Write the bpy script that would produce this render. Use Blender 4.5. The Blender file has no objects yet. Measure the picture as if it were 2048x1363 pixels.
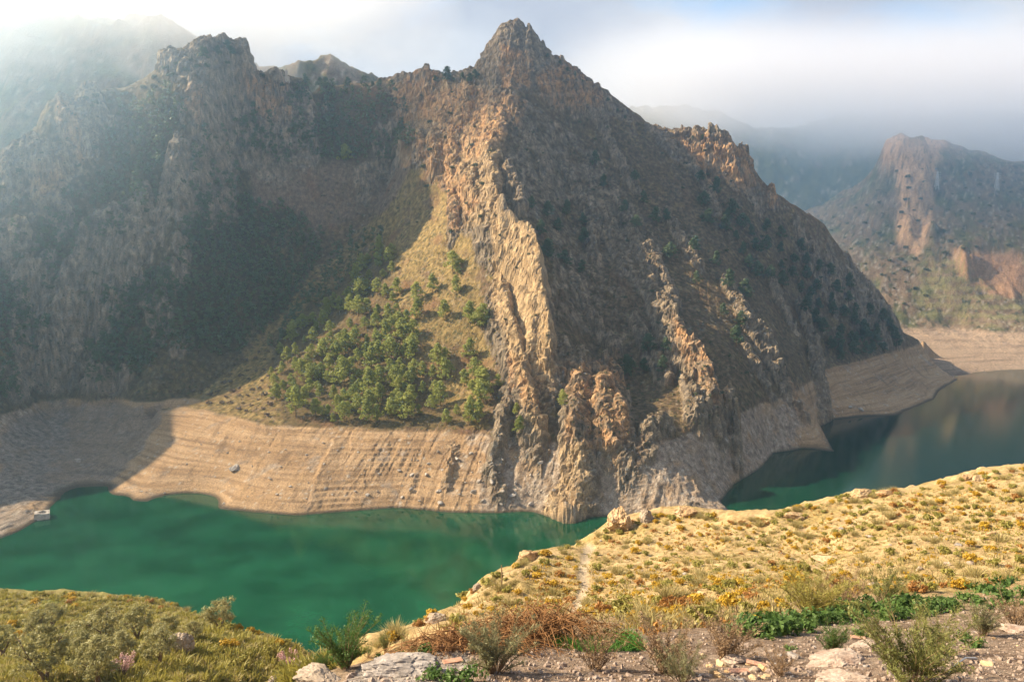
import bpy, math, random
import numpy as np
from mathutils import Vector, Matrix, Euler
from mathutils.bvhtree import BVHTree

scene = bpy.context.scene
rng = np.random.default_rng(7)
random.seed(7)

# ---------------------------------------------------------------- camera
FPX, CU, CV = 1607.0, 1024.0, 681.5          # focal length and centre in photo pixels (2048 wide)
PITCH = math.atan((CV - 480.0) / FPX)         # horizon at photo row 480
CAM = np.array([0.0, 0.0, 130.0])             # 130 m above the water
cam_d = bpy.data.cameras.new('camera')
cam = bpy.data.objects.new('camera', cam_d)
scene.collection.objects.link(cam)
cam.location = CAM
cam.rotation_euler = (math.pi / 2 - PITCH, 0, 0)
cam_d.sensor_width = 36.0
cam_d.lens = 36.0 * FPX / 2048.0
cam_d.clip_start = 0.5
cam_d.clip_end = 20000.0
scene.camera = cam

# ---------------------------------------------------------------- light
SUN_AZ = math.radians(-82.0)                  # measured from the view direction, left is negative
SUN_EL = math.radians(36.0)
sd = Vector((math.sin(SUN_AZ) * math.cos(SUN_EL), math.cos(SUN_AZ) * math.cos(SUN_EL), math.sin(SUN_EL)))
sun_d = bpy.data.lights.new('sun', 'SUN')
sun_d.energy = 5.0
sun_d.angle = math.radians(0.6)
sun_d.color = (1.0, 0.83, 0.59)
sun = bpy.data.objects.new('sun', sun_d)
scene.collection.objects.link(sun)
sun.rotation_euler = sd.to_track_quat('Z', 'Y').to_euler()
sun.location = (0, 0, 900)

world = bpy.data.worlds.new('World')
scene.world = world
world.use_nodes = True
wn, wl = world.node_tree.nodes, world.node_tree.links
wn.clear()
w_out = wn.new('ShaderNodeOutputWorld')
w_bg = wn.new('ShaderNodeBackground')
w_sky = wn.new('ShaderNodeTexSky')
w_sky.sky_type = 'NISHITA'
w_sky.sun_disc = False
w_sky.sun_elevation = SUN_EL
w_sky.sun_rotation = SUN_AZ
w_bg.inputs['Strength'].default_value = 0.08
wl.new(w_bg.outputs[0], w_out.inputs[0])
# a layer of stratus on the sky: soft noise over the direction of view
w_geo = wn.new('ShaderNodeTexCoord')
w_map = wn.new('ShaderNodeMapping'); w_map.inputs['Scale'].default_value = (1.0, 1.0, 2.2)
w_map.inputs['Location'].default_value = (0.4, 0.1, 0.2)
w_no = wn.new('ShaderNodeTexNoise'); w_no.inputs['Scale'].default_value = 3.2
w_no.inputs['Detail'].default_value = 7.0; w_no.inputs['Roughness'].default_value = 0.55
w_no.inputs['Distortion'].default_value = 0.3
w_rmp = wn.new('ShaderNodeMapRange'); w_rmp.inputs['From Min'].default_value = 0.27; w_rmp.inputs['From Max'].default_value = 0.44
w_mix = wn.new('ShaderNodeMix'); w_mix.data_type = 'RGBA'
w_cl = wn.new('ShaderNodeMix'); w_cl.data_type = 'RGBA'
w_cl.inputs['A'].default_value = (2.5, 2.55, 2.9, 1)
w_cl.inputs['B'].default_value = (3.7, 3.7, 3.8, 1)
w_no2 = wn.new('ShaderNodeTexNoise'); w_no2.inputs['Scale'].default_value = 3.6; w_no2.inputs['Detail'].default_value = 6.0
w_r2 = wn.new('ShaderNodeMapRange'); w_r2.inputs['From Min'].default_value = 0.40; w_r2.inputs['From Max'].default_value = 0.60
wl.new(w_geo.outputs['Generated'], w_map.inputs[0])
wl.new(w_map.outputs[0], w_no.inputs['Vector']); wl.new(w_map.outputs[0], w_no2.inputs['Vector'])
# stratus thinned towards the unseen zenith, to lower the fill light
w_sep = wn.new('ShaderNodeSeparateXYZ'); wl.new(w_geo.outputs['Generated'], w_sep.inputs[0])
w_z = wn.new('ShaderNodeMapRange'); w_z.inputs['From Min'].default_value = 0.48; w_z.inputs['From Max'].default_value = 0.82
w_z.inputs['To Min'].default_value = 0.0; w_z.inputs['To Max'].default_value = -0.22
wl.new(w_sep.outputs['Z'], w_z.inputs['Value'])
w_add = wn.new('ShaderNodeMath'); w_add.operation = 'ADD'
wl.new(w_no.outputs['Fac'], w_add.inputs[0]); wl.new(w_z.outputs[0], w_add.inputs[1])
wl.new(w_add.outputs[0], w_rmp.inputs['Value'])
wl.new(w_no2.outputs['Fac'], w_r2.inputs['Value'])
wl.new(w_r2.outputs[0], w_cl.inputs['Factor'])
wl.new(w_rmp.outputs[0], w_mix.inputs['Factor'])
wl.new(w_sky.outputs[0], w_mix.inputs['A'])
wl.new(w_cl.outputs['Result'], w_mix.inputs['B'])
wl.new(w_mix.outputs['Result'], w_bg.inputs['Color'])

scene.view_settings.view_transform = 'Standard'
scene.view_settings.look = 'None'
scene.view_settings.exposure = 1.6
scene.view_settings.gamma = 1.0
scene.view_settings.use_curve_mapping = False
scene.render.engine = 'CYCLES'
scene.cycles.use_denoising = True
scene.cycles.max_bounces = 8
scene.cycles.diffuse_bounces = 2
scene.cycles.glossy_bounces = 2
scene.cycles.transmission_bounces = 2
scene.cycles.volume_bounces = 5
scene.cycles.transparent_max_bounces = 6
scene.cycles.sample_clamp_indirect = 4.0

# ---------------------------------------------------------------- numeric helpers
CP, SP = math.cos(PITCH), math.sin(PITCH)
def ray(u, v):
    a = (np.asarray(u, float) - CU) / FPX; b = -(np.asarray(v, float) - CV) / FPX
    return a, CP + b * SP, b * CP - SP          # direction per unit of t: x, y, z
def at_Y(u, v, Y):
    dx, dy, dz = ray(u, v); t = Y / dy
    return np.array([dx * t, Y + 0 * t, CAM[2] + dz * t])
def at_z(u, v, z):
    dx, dy, dz = ray(u, v); t = (z - CAM[2]) / dz
    return np.array([dx * t, dy * t, z + 0 * t])
def proj(P):
    x, y, z = P[..., 0], P[..., 1], P[..., 2] - CAM[2]
    f = y * CP - z * SP; up = y * SP + z * CP
    f = np.maximum(f, 0.01)
    return CU + FPX * x / f, CV - FPX * up / f

_perm = rng.permutation(256).astype(np.int32); _perm = np.concatenate([_perm, _perm, _perm])
_g3 = rng.normal(size=(256, 3)); _g3 /= np.linalg.norm(_g3, axis=1)[:, None]
_g3 = _g3.astype(np.float32)
def perlin(x, y, z):
    x = np.asarray(x, np.float32); y = np.asarray(y, np.float32); z = np.asarray(z, np.float32) + np.zeros_like(x)
    xi = np.floor(x); yi = np.floor(y); zi = np.floor(z)
    xf = x - xi; yf = y - yi; zf = z - zi
    X = xi.astype(np.int32) & 255; Y = yi.astype(np.int32) & 255; Z = zi.astype(np.int32) & 255
    fu = xf * xf * (3 - 2 * xf); fv = yf * yf * (3 - 2 * yf); fw = zf * zf * (3 - 2 * zf)
    def cor(i, j, k):
        g = _g3[_perm[_perm[_perm[X + i] + Y + j] + Z + k]]
        return g[..., 0] * (xf - i) + g[..., 1] * (yf - j) + g[..., 2] * (zf - k)
    a = cor(0, 0, 0) * (1 - fu) + cor(1, 0, 0) * fu
    b = cor(0, 1, 0) * (1 - fu) + cor(1, 1, 0) * fu
    c = cor(0, 0, 1) * (1 - fu) + cor(1, 0, 1) * fu
    d = cor(0, 1, 1) * (1 - fu) + cor(1, 1, 1) * fu
    return ((a * (1 - fv) + b * fv) * (1 - fw) + (c * (1 - fv) + d * fv) * fw) * 1.6
def fbm(x, y, z, octv=4, gain=0.5, ridged=False):
    s = 0; a = 1.0; tot = 0
    for o in range(octv):
        n = perlin(x + 17.3 * o, y - 9.1 * o, z + 5.7 * o)
        if ridged: n = 1 - 2 * np.abs(n)
        s = s + a * n; tot += a
        a *= gain; x = x * 2.03; y = y * 2.03; z = np.asarray(z) * 2.03
    return s / tot
def _h(ix, iy, iz, k):
    h = (ix * 374761393 + iy * 668265263 + iz * 2147483647 + k * 1274126177) & 0xffffffff
    h = ((h ^ (h >> 13)) * 1274126177) & 0xffffffff
    return ((h ^ (h >> 16)) & 0xffff).astype(np.float32) / 65535.0
def worley(x, y, z):
    """cellular noise: distance to the nearest and the second nearest seed, random value of the cell"""
    xi = np.floor(x).astype(np.int64); yi = np.floor(y).astype(np.int64); zi = np.floor(z).astype(np.int64)
    f1 = np.full(x.shape, 9.0, np.float32); f2 = f1.copy(); cid = np.zeros(x.shape, np.float32)
    for i in (-1, 0, 1):
        for j in (-1, 0, 1):
            for k in (-1, 0, 1):
                cx, cy, cz = xi + i, yi + j, zi + k
                d = (cx + _h(cx, cy, cz, 1) - x) ** 2 + (cy + _h(cx, cy, cz, 2) - y) ** 2 + (cz + _h(cx, cy, cz, 3) - z) ** 2
                d = d.astype(np.float32)
                n = d < f1
                f2 = np.where(n, f1, np.minimum(f2, d)); cid = np.where(n, _h(cx, cy, cz, 4), cid); f1 = np.where(n, d, f1)
    return np.sqrt(f1), np.sqrt(f2), cid
def nramp(f, stops):
    f = np.asarray(f); xs = [p for p, _ in stops]
    return np.stack([np.interp(f, xs, [c[k] for _, c in stops]) for k in range(3)], -1)
def nmix(f, a, b):
    f = np.clip(f, 0, 1)[..., None]; return np.asarray(a) * (1 - f) + np.asarray(b) * f
def smooth(a, b, x):
    t = np.clip((x - a) / (b - a), 0, 1); return t * t * (3 - 2 * t)

def rbf_fit(P):
    n = len(P); X = P[:, :2]
    d = np.sqrt(((X[:, None] - X[None]) ** 2).sum(-1) + 4.0)
    A = np.zeros((n + 3, n + 3)); A[:n, :n] = d - np.eye(n) * 0.5
    A[:n, n] = 1; A[:n, n + 1:] = X; A[n, :n] = 1; A[n + 1:, :n] = X.T
    w = np.linalg.solve(A, np.concatenate([P[:, 2], np.zeros(3)]))
    return X.astype(np.float32), w.astype(np.float32)
def rbf_eval(fit, x, y):
    X, w = fit; n = len(X); sh = x.shape
    x = x.ravel().astype(np.float32); y = y.ravel().astype(np.float32)
    out = w[n] + w[n + 1] * x + w[n + 2] * y
    for i in range(n):
        out += w[i] * np.sqrt((x - X[i, 0]) ** 2 + (y - X[i, 1]) ** 2 + 4.0)
    return out.reshape(sh)
def dens(P, step):
    out = []
    for a, b in zip(P[:-1], P[1:]):
        k = max(1, int(np.linalg.norm((b - a)[:2]) / step))
        out += [a + (b - a) * i / k for i in range(k)]
    out.append(P[-1]); return np.array(out)
def line_Y(pts, step=None):
    P = np.array([at_Y(*p) for p in pts]); return dens(P, step) if step else P
def line_z(pts, z, step=None):
    P = np.array([at_z(u, v, z) for u, v in pts]); return dens(P, step) if step else P

def inpoly(u, v, poly):
    r = np.zeros(u.shape, bool); n = len(poly); j = n - 1
    for i in range(n):
        xi, yi = poly[i]; xj, yj = poly[j]
        c = ((yi > v) != (yj > v)) & (u < (xj - xi) * (v - yi) / (yj - yi + 1e-9) + xi)
        r ^= c; j = i
    return r

# ---------------------------------------------------------------- object helpers
COL = scene.collection
def tag(o, label=None, cat=None, group=None, kind=None):
    if label: o['label'] = label
    if cat: o['category'] = cat
    if group: o['group'] = group
    if kind: o['kind'] = kind
    return o
def link(name, me, mat=None, parent=None, loc=None, rot=None, sc=None):
    o = bpy.data.objects.new(name, me); COL.objects.link(o)
    if mat is not None and me is not None and len(me.materials) == 0: me.materials.append(mat)
    if parent is not None: o.parent = parent
    if loc is not None: o.location = loc
    if rot is not None: o.rotation_euler = rot
    if sc is not None: o.scale = (sc, sc, sc) if np.isscalar(sc) else sc
    return o
def mesh_np(name, V, F, smooth_shade=True):
    """V (n,3), F (m,k) with one k"""
    me = bpy.data.meshes.new(name)
    V = np.ascontiguousarray(V, np.float32); F = np.ascontiguousarray(F, np.int32)
    m, k = F.shape
    me.vertices.add(len(V)); me.vertices.foreach_set('co', V.ravel())
    me.loops.add(m * k); me.loops.foreach_set('vertex_index', F.ravel())
    me.polygons.add(m)
    me.polygons.foreach_set('loop_start', np.arange(0, m * k, k, dtype=np.int32))
    me.polygons.foreach_set('use_smooth', np.full(m, smooth_shade, bool))
    me.update(calc_edges=True); me.validate()
    return me
def grid_faces(nr, nc):
    i = np.arange(nr * nc).reshape(nr, nc)
    return np.stack([i[:-1, :-1], i[:-1, 1:], i[1:, 1:], i[1:, :-1]], -1).reshape(-1, 4)
def color_attr(me, name, RGBA):
    at = me.color_attributes.new(name, 'FLOAT_COLOR', 'POINT')
    at.data.foreach_set('color', np.ascontiguousarray(RGBA, np.float32).ravel())

# ================================================================ MAIN MOUNTAIN
shore = [(-260,1190),(-60,1110),(0,1075),(40,1060),(85,1035),(112,1000),(150,975),(215,972),(230,990),(300,1010),(380,1027),(450,1018),
         (520,1025),(600,1030),(700,1022),(800,1015),(900,1025),(1000,1025),(1060,1022),(1110,1036),(1135,1046),(1180,1032),
         (1260,1030),(1360,1040),(1440,1042),(1476,1040),(1440,1000),(1465,968),(1520,935),(1545,905),(1600,896),(1668,903),(1640,852),
         (1665,838),(1720,832),(1790,830),(1868,798),(1880,780),(1916,758),(1870,742),(1800,728)]
bank = [(-260,890),(-60,850),(0,832),(90,800),(180,790),(260,802),(320,818),(370,812),(450,830),(530,850),(640,855),(750,858),(860,862),(980,870),
        (1060,880),(1150,888),(1250,890),(1340,880),(1400,862),(1450,840),(1510,815),(1560,795),(1610,770),(1650,738),(1700,727),
        (1790,702),(1835,690),(1850,672)]
C = []
SH = line_z(shore, 0.0, 12); C.append(SH)
C.append(line_z(bank, 28.0, 14))
# lake bed in front of the shore
off = SH.copy(); off[:, 1] -= 26; off[:, 0] += np.where(off[:, 0] > 90, 16, 0); off[:, 2] = -16
_lf = SH[:, 0] < -172; off[_lf] = SH[_lf] + np.array([26.0, -6.0, -13.0]); off = off[~((off[:, 0] > -215) & (off[:, 0] < -172) & (off[:, 1] > 398))]; C.append(off[::2])
# main spur crest from the shore to the summit
spur = [(1108,800,440),(1104,740,452),(1100,680,467),(1090,600,491),(1080,520,513),(1060,460,532),(1000,425,546),(988,340,585),
        (985,290,605),(1000,240,622),(1016,200,640),(975,148,672),(985,110,684),(1000,70,692),(1020,60,696)]
C.append(line_Y(spur, 12))
# gully between the spur and the left mountain
gully = [(250,890,465),(310,842,493),(370,790,516),(470,715,542),(560,620,578),(650,520,622),(740,430,655),(820,345,678)]
C.append(line_Y(gully, 14))
# sunlit slope left of the spur
C.append(line_Y([(960,700,480),(900,800,456),(850,640,510),(800,720,490),(900,520,550),(780,520,584),(700,640,542),(720,760,480),(640,780,480),
                 (600,720,508),(520,790,490),(450,790,500),(870,420,604),(880,330,628),(830,300,645),(800,260,664),(930,250,645),(560,800,473)]))
# left mountain: crest, buttress, wall above the gully
crestL = [(-260,420,520),(-120,370,538),(0,328,548),(60,290,556),(100,212,580),(170,190,596),(270,170,613),(330,125,626),(440,100,640),(500,128,655),
          (560,150,668),(610,162,682),(650,165,705),(700,168,716),(760,160,712),(850,150,702),(900,152,694),(955,150,684)]
C.append(line_Y(crestL, 14))
C.append(line_Y([(440,100,640),(400,200,609),(365,310,586),(290,400,566),(225,480,551),(140,580,533),(112,650,522),(95,730,512)], 14))
C.append(line_Y([(300,740,517),(350,650,534),(400,560,558),(450,450,596),(560,400,632),(620,330,658),(650,250,690),(480,330,630),(520,230,660),(760,240,686),
                 (720,330,666),(560,500,606),(480,600,566)]))
C.append(line_Y([(50,460,530),(0,600,506),(0,470,526),(20,720,484),(150,350,566),(60,380,545),(230,280,590),(200,700,516)]))
C.append(np.array([[-330,470,78],[-400,400,100],[-400,330,108],[-430,480,190],[-440,560,235],[-330,330,12],[-300,290,-12]], float))
# right flank
crestR = [(1020,60,696),(1045,68,697),(1080,95,700),(1140,135,712),(1200,180,726),(1250,222,740),(1272,256,746),(1300,263,736),(1380,266,722),(1455,271,712),
          (1468,292,708),(1497,318,706),(1506,350,706),(1545,388,708),(1600,422,716),(1650,455,724),(1700,525,734),(1780,622,750),(1815,665,762)]
C.append(line_Y(crestR, 12))
C.append(line_Y([(1150,250,672),(1130,350,638),(1150,470,594),(1170,600,534),(1180,700,499),(1230,800,460),(1300,780,468),(1280,650,520),(1290,520,585),(1280,400,646),
                 (1400,600,558),(1450,700,502),(1400,480,622),(1400,350,690),(1520,430,690),(1550,520,655),(1600,650,628),(1550,700,548),(1500,600,590),
                 (1650,700,660),(1680,600,700),(1740,660,722),(1620,540,690)]))
# back of the mountain falls away behind its crest
def behind(line, dy, k):
    P = dens(np.array([at_Y(*p) for p in line]), 30); Q = P.copy(); Q[:, 1] += dy; Q[:, 2] = CAM[2] + (Q[:, 2] - CAM[2]) * k - 12; return Q
C.append(behind(crestL, 45, 0.85)); C.append(behind(crestR, 40, 0.8)); C.append(behind(crestL, 130, 0.4)); C.append(behind(crestR, 130, 0.2))
CTRL = np.concatenate(C)
# drop near-duplicates
keep = []
for i, p in enumerate(CTRL):
    if all((p[0]-CTRL[j][0])**2 + (p[1]-CTRL[j][1])**2 > 25 for j in keep): keep.append(i)
fitM = rbf_fit(CTRL[keep])
STEP = 0.74
gx = np.concatenate([np.arange(-450, -340, 2.0), np.arange(-340, 330, STEP), np.arange(330, 440, 1.0), np.arange(440, 521, 4.0)])
gy = np.concatenate([np.arange(300, 366, 3.0), np.arange(366, 735, STEP), np.arange(735, 830, 1.8)])
GX, GY = np.meshgrid(gx, gy)
# evaluate on a 2.5 m lattice and resample
cx_ = np.arange(gx[0] - 3, gx[-1] + 4, 2.5); cy_ = np.arange(gy[0] - 3, gy[-1] + 4, 2.5)
CXX, CYY = np.meshgrid(cx_, cy_)
HC = rbf_eval(fitM, CXX, CYY)
def sampler(H, x0, y0, st):
    def f(x, y):
        fx = (np.asarray(x, float) - x0) / st; fy = (np.asarray(y, float) - y0) / st
        i = np.clip(np.floor(fx).astype(int), 0, H.shape[1] - 2); j = np.clip(np.floor(fy).astype(int), 0, H.shape[0] - 2)
        a = np.clip(fx - i, 0, 1); b = np.clip(fy - j, 0, 1)
        return (H[j, i] * (1 - a) + H[j, i + 1] * a) * (1 - b) + (H[j + 1, i] * (1 - a) + H[j + 1, i + 1] * a) * b
    return f
base = sampler(HC, cx_[0], cy_[0], 2.5)
H = base(GX, GY)
# ---- rock fins, walls and towers: crest lines read off the photograph, standing on the slope they rise from
def crest_on(u, v, amp, y0=335, y1=790):
    dx, dy, dz = ray(u, v); Y = np.arange(y0, y1, 0.5); t = Y / dy
    z = CAM[2] + dz * t; g = base(dx * t, Y) + amp
    k = np.argmax(z <= g)
    return (dx * t[k], Y[k]) if (z <= g).any() else None
FIN = np.zeros_like(H); ROCK = np.zeros_like(H)
def fin(pts, wl_, wr_, flat=1.7, jag=0.35, rockw=1.25, seed=0.0, rock=1.0):
    """pts: (u, v, amp); wl_/wr_: width of the left and the right flank in metres"""
    Q = []
    for (a, b) in zip(pts[:-1], pts[1:]):
        n = max(2, int(math.hypot(b[0]-a[0], b[1]-a[1]) / 12))
        for i in range(n): Q.append([a[k] + (b[k] - a[k]) * i / n for k in range(3)])
    Q.append(list(pts[-1]))
    R = []
    for u, v, am in Q:
        h = crest_on(u, v, am)
        if h: R.append((h[0], h[1], am))
    R = np.array(R)
    W = max(wl_, wr_) * rockw + 3
    i0, i1 = np.searchsorted(gx, [R[:, 0].min() - W, R[:, 0].max() + W]); j0, j1 = np.searchsorted(gy, [R[:, 1].min() - W, R[:, 1].max() + W])
    X = GX[j0:j1, i0:i1]; Y = GY[j0:j1, i0:i1]
    wx = X + 3.2 * fbm(X / 11, Y / 11, 3.1 + seed, 4); wy = Y + 3.2 * fbm(X / 11, Y / 11, 8.7 + seed, 4)
    best = np.full(X.shape, 1e9); sgn = np.zeros(X.shape); amp = np.zeros(X.shape)
    for a, b in zip(R[:-1], R[1:]):
        d = b - a; L2 = d[0]**2 + d[1]**2 + 1e-6
        t = np.clip(((wx - a[0]) * d[0] + (wy - a[1]) * d[1]) / L2, 0, 1)
        ddx = wx - (a[0] + d[0] * t); ddy = wy - (a[1] + d[1] * t); dd = np.hypot(ddx, ddy)
        m = dd < best
        # left/right in the picture: compare x
        best = np.where(m, dd, best); sgn = np.where(m, ddx, sgn); amp = np.where(m, a[2] + d[2] * t, amp)
    w = np.where(sgn < 0, wl_, wr_)
    jagn = 1 + jag * fbm(X / 7.0, Y / 7.0, 1.7 + seed, 3, ridged=True)
    pr = np.clip(1 - best / w, 0, 1) ** (1 / flat)
    FIN[j0:j1, i0:i1] = np.maximum(FIN[j0:j1, i0:i1], amp * jagn * pr)
    ROCK[j0:j1, i0:i1] = np.maximum(ROCK[j0:j1, i0:i1], rock - rock * smooth(w * 0.8, w * rockw, best))
fin([(987,300,3),(985,345,7),(988,400,9),(1000,428,15),(1040,448,17),(1066,475,19),(1080,525,20),(1088,600,18),(1098,660,16),(1104,720,13),(1108,780,6)], 16, 6, 1.3, 0.25, seed=1)
fin([(1003,590,3),(1015,630,9),(1038,690,11),(1050,760,12),(1068,820,10),(1085,880,5)], 11, 5, 1.6, 0.3, seed=2)
fin([(1014,782,3),(1006,830,9),(990,880,9),(985,930,7),(998,985,3)], 4.5, 5, 1.8, 0.3, seed=3)
fin([(1152,735,7),(1168,712,11),(1185,728,8),(1200,738,7),(1214,722,11),(1224,745,9)], 6, 8, 2.0, 0.25, seed=4)
fin([(1158,742,10),(1150,800,10),(1146,855,11),(1155,905,9),(1163,955,7),(1150,1010,4)], 7, 10, 1.7, 0.3, seed=5)
fin([(1212,762,10),(1206,800,10),(1215,860,8),(1230,890,4)], 9, 14, 1.4, 0.3, seed=6)
fin([(1120,1000,4),(1140,1035,4)], 9, 12, 1.3, 0.3, seed=7)
fin([(1210,440,3),(1270,530,4),(1320,590,5),(1348,628,13),(1362,680,15),(1395,690,17),(1420,740,17),(1436,800,14),(1445,850,7)], 12, 6, 1.5, 0.4, seed=8)
fin([(1395,700,10),(1385,760,10),(1395,830,6)], 7, 7, 1.6, 0.4, seed=9)
fin([(1456,778,15),(1456,800,15),(1458,840,9)], 2.6, 2.6, 2.5, 0.15, seed=10)
fin([(1469,815,13),(1470,860,12),(1474,920,5)], 3.2, 3.4, 2.2, 0.2, seed=11)
fin([(1612,622,14),(1618,640,15),(1628,680,12),(1640,730,9),(1652,800,7),(1662,860,4)], 8, 6, 1.8, 0.4, seed=12)
fin([(1500,640,4),(1535,670,11),(1560,720,11),(1580,770,10),(1605,810,6)], 10, 6, 1.7, 0.4, seed=13)
fin([(1545,372,9),(1546,392,6)], 4.5, 4.5, 2.2, 0.3, seed=14)
fin([(1300,500,4),(1330,560,6),(1345,600,5)], 6, 6, 1.7, 0.5, seed=15)
fin([(1455,560,5),(1485,610,7),(1500,650,6)], 6, 6, 1.7, 0.5, seed=16)
fin([(1370,268,3),(1420,268,8),(1455,272,10),(1470,300,9),(1497,322,11),(1505,350,10),(1507,372,5)], 12, 8, 1.7, 0.35, seed=17)
fin([(848,150,5),(856,165,8),(862,195,4)], 5, 6, 2, 0.4, seed=18)
fin([(936,170,4),(930,200,9),(925,240,5)], 7, 6, 1.8, 0.5, seed=19)
fin([(838,262,5),(836,290,7),(834,315,3)], 4, 5, 2, 0.4, seed=20)
fin([(905,265,4),(900,290,7),(905,325,4)], 6, 6, 1.9, 0.4, seed=21)
fin([(922,340,5),(940,350,9),(948,400,8),(955,425,3)], 8, 5, 1.9, 0.4, seed=22)
fin([(905,388,3),(907,420,7),(908,468,3)], 3.5, 4, 2, 0.3, seed=23)
fin([(865,280,4),(870,330,6)], 6, 6, 1.9, 0.4, seed=24)
fin([(962,150,3),(975,128,6),(988,92,6),(1003,68,5),(1022,60,4),(1050,72,5),(1078,97,7),(1084,125,6)], 15, 17, 2.8, 0.08, seed=25)
fin([(1020,192,7),(1028,215,5),(1035,240,3)], 4, 4, 2, 0.3, seed=26)
fin([(1100,140,5),(1140,165,8),(1180,182,9),(1205,195,6)], 12, 10, 1.8, 0.2, seed=27)
fin([(370,170,5),(395,230,9),(390,290,8),(360,330,9),(345,380,7),(355,440,8),(350,520,5)], 9, 8, 1.7, 0.5, seed=28)
fin([(420,120,5),(470,150,6),(520,170,8),(560,190,7)], 14, 10, 1.6, 0.5, seed=29)
fin([(300,370,5),(270,420,8),(200,460,9),(165,510,9),(130,590,9),(118,640,7)], 9, 14, 1.5, 0.4, seed=30)
fin([(120,640,5),(105,690,9),(90,740,8),(100,780,4)], 9, 9, 1.6, 0.5, seed=31)
fin([(322,540,5),(310,590,7),(318,650,5)], 5, 5, 1.8, 0.5, seed=32)
fin([(110,215,4),(120,260,8),(150,310,7),(165,335,4)], 12, 10, 1.6, 0.3, seed=33)
fin([(20,330,5),(50,310,6),(80,350,9),(120,375,6)], 14, 9, 1.6, 0.3, seed=34)
fin([(40,500,5),(55,570,7),(40,640,4)], 7, 7, 1.7, 0.5, seed=35)
fin([(905,885,1.5),(893,930,3),(890,965,1.5)], 2.5, 4, 1.2, 0.5, seed=36, rock=0.6)
fin([(672,878,1.0),(645,930,1.5),(620,1000,1.2)], 2.0, 6, 1.3, 0.1, seed=37, rock=0.0)
fin([(1385,1015,3),(1430,1030,4),(1472,1038,3)], 4, 4, 1.6, 0.4, seed=38)
fin([(1700,545,3),(1725,600,4),(1790,650,3)], 5, 5, 1.6, 0.5, seed=39)
for i_, pts_ in enumerate([
    [(1120,320,2),(1150,370,5),(1175,420,3)], [(1195,240,2),(1240,320,4),(1270,370,3)], [(1240,420,2),(1275,480,5),(1300,530,3)], [(1330,430,2),(1370,480,5),(1400,530,3)],
    [(1540,560,2),(1560,600,5),(1585,650,3)], [(1680,480,2),(1710,540,4),(1760,610,3)], [(1190,440,4),(1186,480,7),(1190,520,3)], [(1150,560,3),(1190,640,5),(1230,700,4)],
    [(1270,640,3),(1300,700,5),(1330,760,3)], [(1500,700,3),(1520,740,5),(1545,790,4)], [(1600,470,2),(1640,540,4),(1665,600,3)], [(1130,690,4),(1128,740,6),(1120,800,4)],
    [(1060,280,2),(1085,310,5),(1090,350,3)], [(1020,340,3),(1030,370,6),(1045,420,4)], [(1330,850,3),(1300,860,5),(1290,900,3)], [(1390,330,3),(1420,380,5),(1430,420,3)],
    [(240,470,3),(260,520,6),(300,560,4)], [(350,560,3),(345,620,5),(355,680,3)], [(470,180,4),(480,230,6),(470,280,3)], [(530,180,4),(535,220,6),(530,250,3)]]):
    fin(pts_, 5.5, 4.5, 1.6, 0.5, seed=60 + i_)
LEFT_CRAGS = [[(118,200),(160,190),(200,200),(215,240),(190,270),(200,310),(180,322),(150,305),(130,280),(118,230)],
    [(20,320),(60,305),(130,320),(160,335),(120,390),(60,380),(0,400),(0,340)],
    [(320,150),(340,130),(400,112),(480,112),(540,150),(572,190),(560,210),(535,240),(500,240),(480,200),(450,230),(440,270),(410,260),(390,230),(375,195),(385,170)],
    [(330,310),(360,300),(380,320),(365,360),(375,440),(352,450),(345,400),(320,420),(330,350)],
    [(160,490),(190,460),(250,440),(272,385),(300,375),(302,430),(305,540),(270,530),(240,570),(200,650),(170,660),(110,660),(115,580),(150,550)],
    [(350,500),(372,512),(365,532),(350,520)], [(310,565),(360,540),(350,585),(322,600),(345,640),(310,665)], [(30,560),(60,540),(100,500),(85,560),(50,582)],
    [(70,660),(110,640),(132,700),(132,790),(80,780),(75,720)], [(0,440),(40,430),(60,470),(30,520),(0,530)], [(140,720),(220,735),(280,745),(262,792),(145,790)]]
# ---- weathering
z0 = H
above = smooth(26, 34, z0 + FIN)
U0, V0 = proj(np.stack([GX, GY, H], -1))
ju = U0 + 26 * fbm(GX / 30, GY / 30, 0.5, 3); jv = V0 + 26 * fbm(GX / 30, GY / 30, 9.5, 3)
# where bare rock shows: crags around the summit, left mountain buttresses, right crest
def region(poly): return inpoly(ju, jv, poly).astype(np.float32)
def blur(M, n=3):
    for _ in range(n):
        M = (M + np.roll(M, 1, 0) + np.roll(M, -1, 0) + np.roll(M, 1, 1) + np.roll(M, -1, 1)) / 5
    return M
craggy = np.zeros_like(H)
for poly, s in [([(740,150),(960,150),(1010,60),(1090,90),(1210,180),(1270,250),(1180,230),(1040,190),(1000,300),(1000,430),(930,470),(850,330),(800,230)], 0.8),
                ([(1290,260),(1470,262),(1520,380),(1480,400),(1440,360),(1340,330)], 0.8),
                ([(1030,200),(1200,300),(1330,500),(1300,560),(1180,420),(1060,440),(1000,380)], 0.45),
                ([(1100,430),(1260,520),(1330,640),(1200,700),(1110,640)], 0.4)]:
    craggy = np.maximum(craggy, s * region(poly))
craggy = blur(craggy, 6)
lc_ = blur(np.maximum.reduce([region(p) for p in LEFT_CRAGS]), 7)
craggy = np.maximum(craggy, 0.75 * lc_)
H = H + 7.0 * lc_ * (0.6 + 0.6 * fbm(GX / 26, GY / 26, 51.0, 3, ridged=True))
ROCK = np.maximum(ROCK, 0)
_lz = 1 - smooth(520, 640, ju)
rk = np.clip(np.maximum(ROCK * (1 - 0.9 * _lz * (1 - lc_)), craggy), 0, 1)
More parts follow.
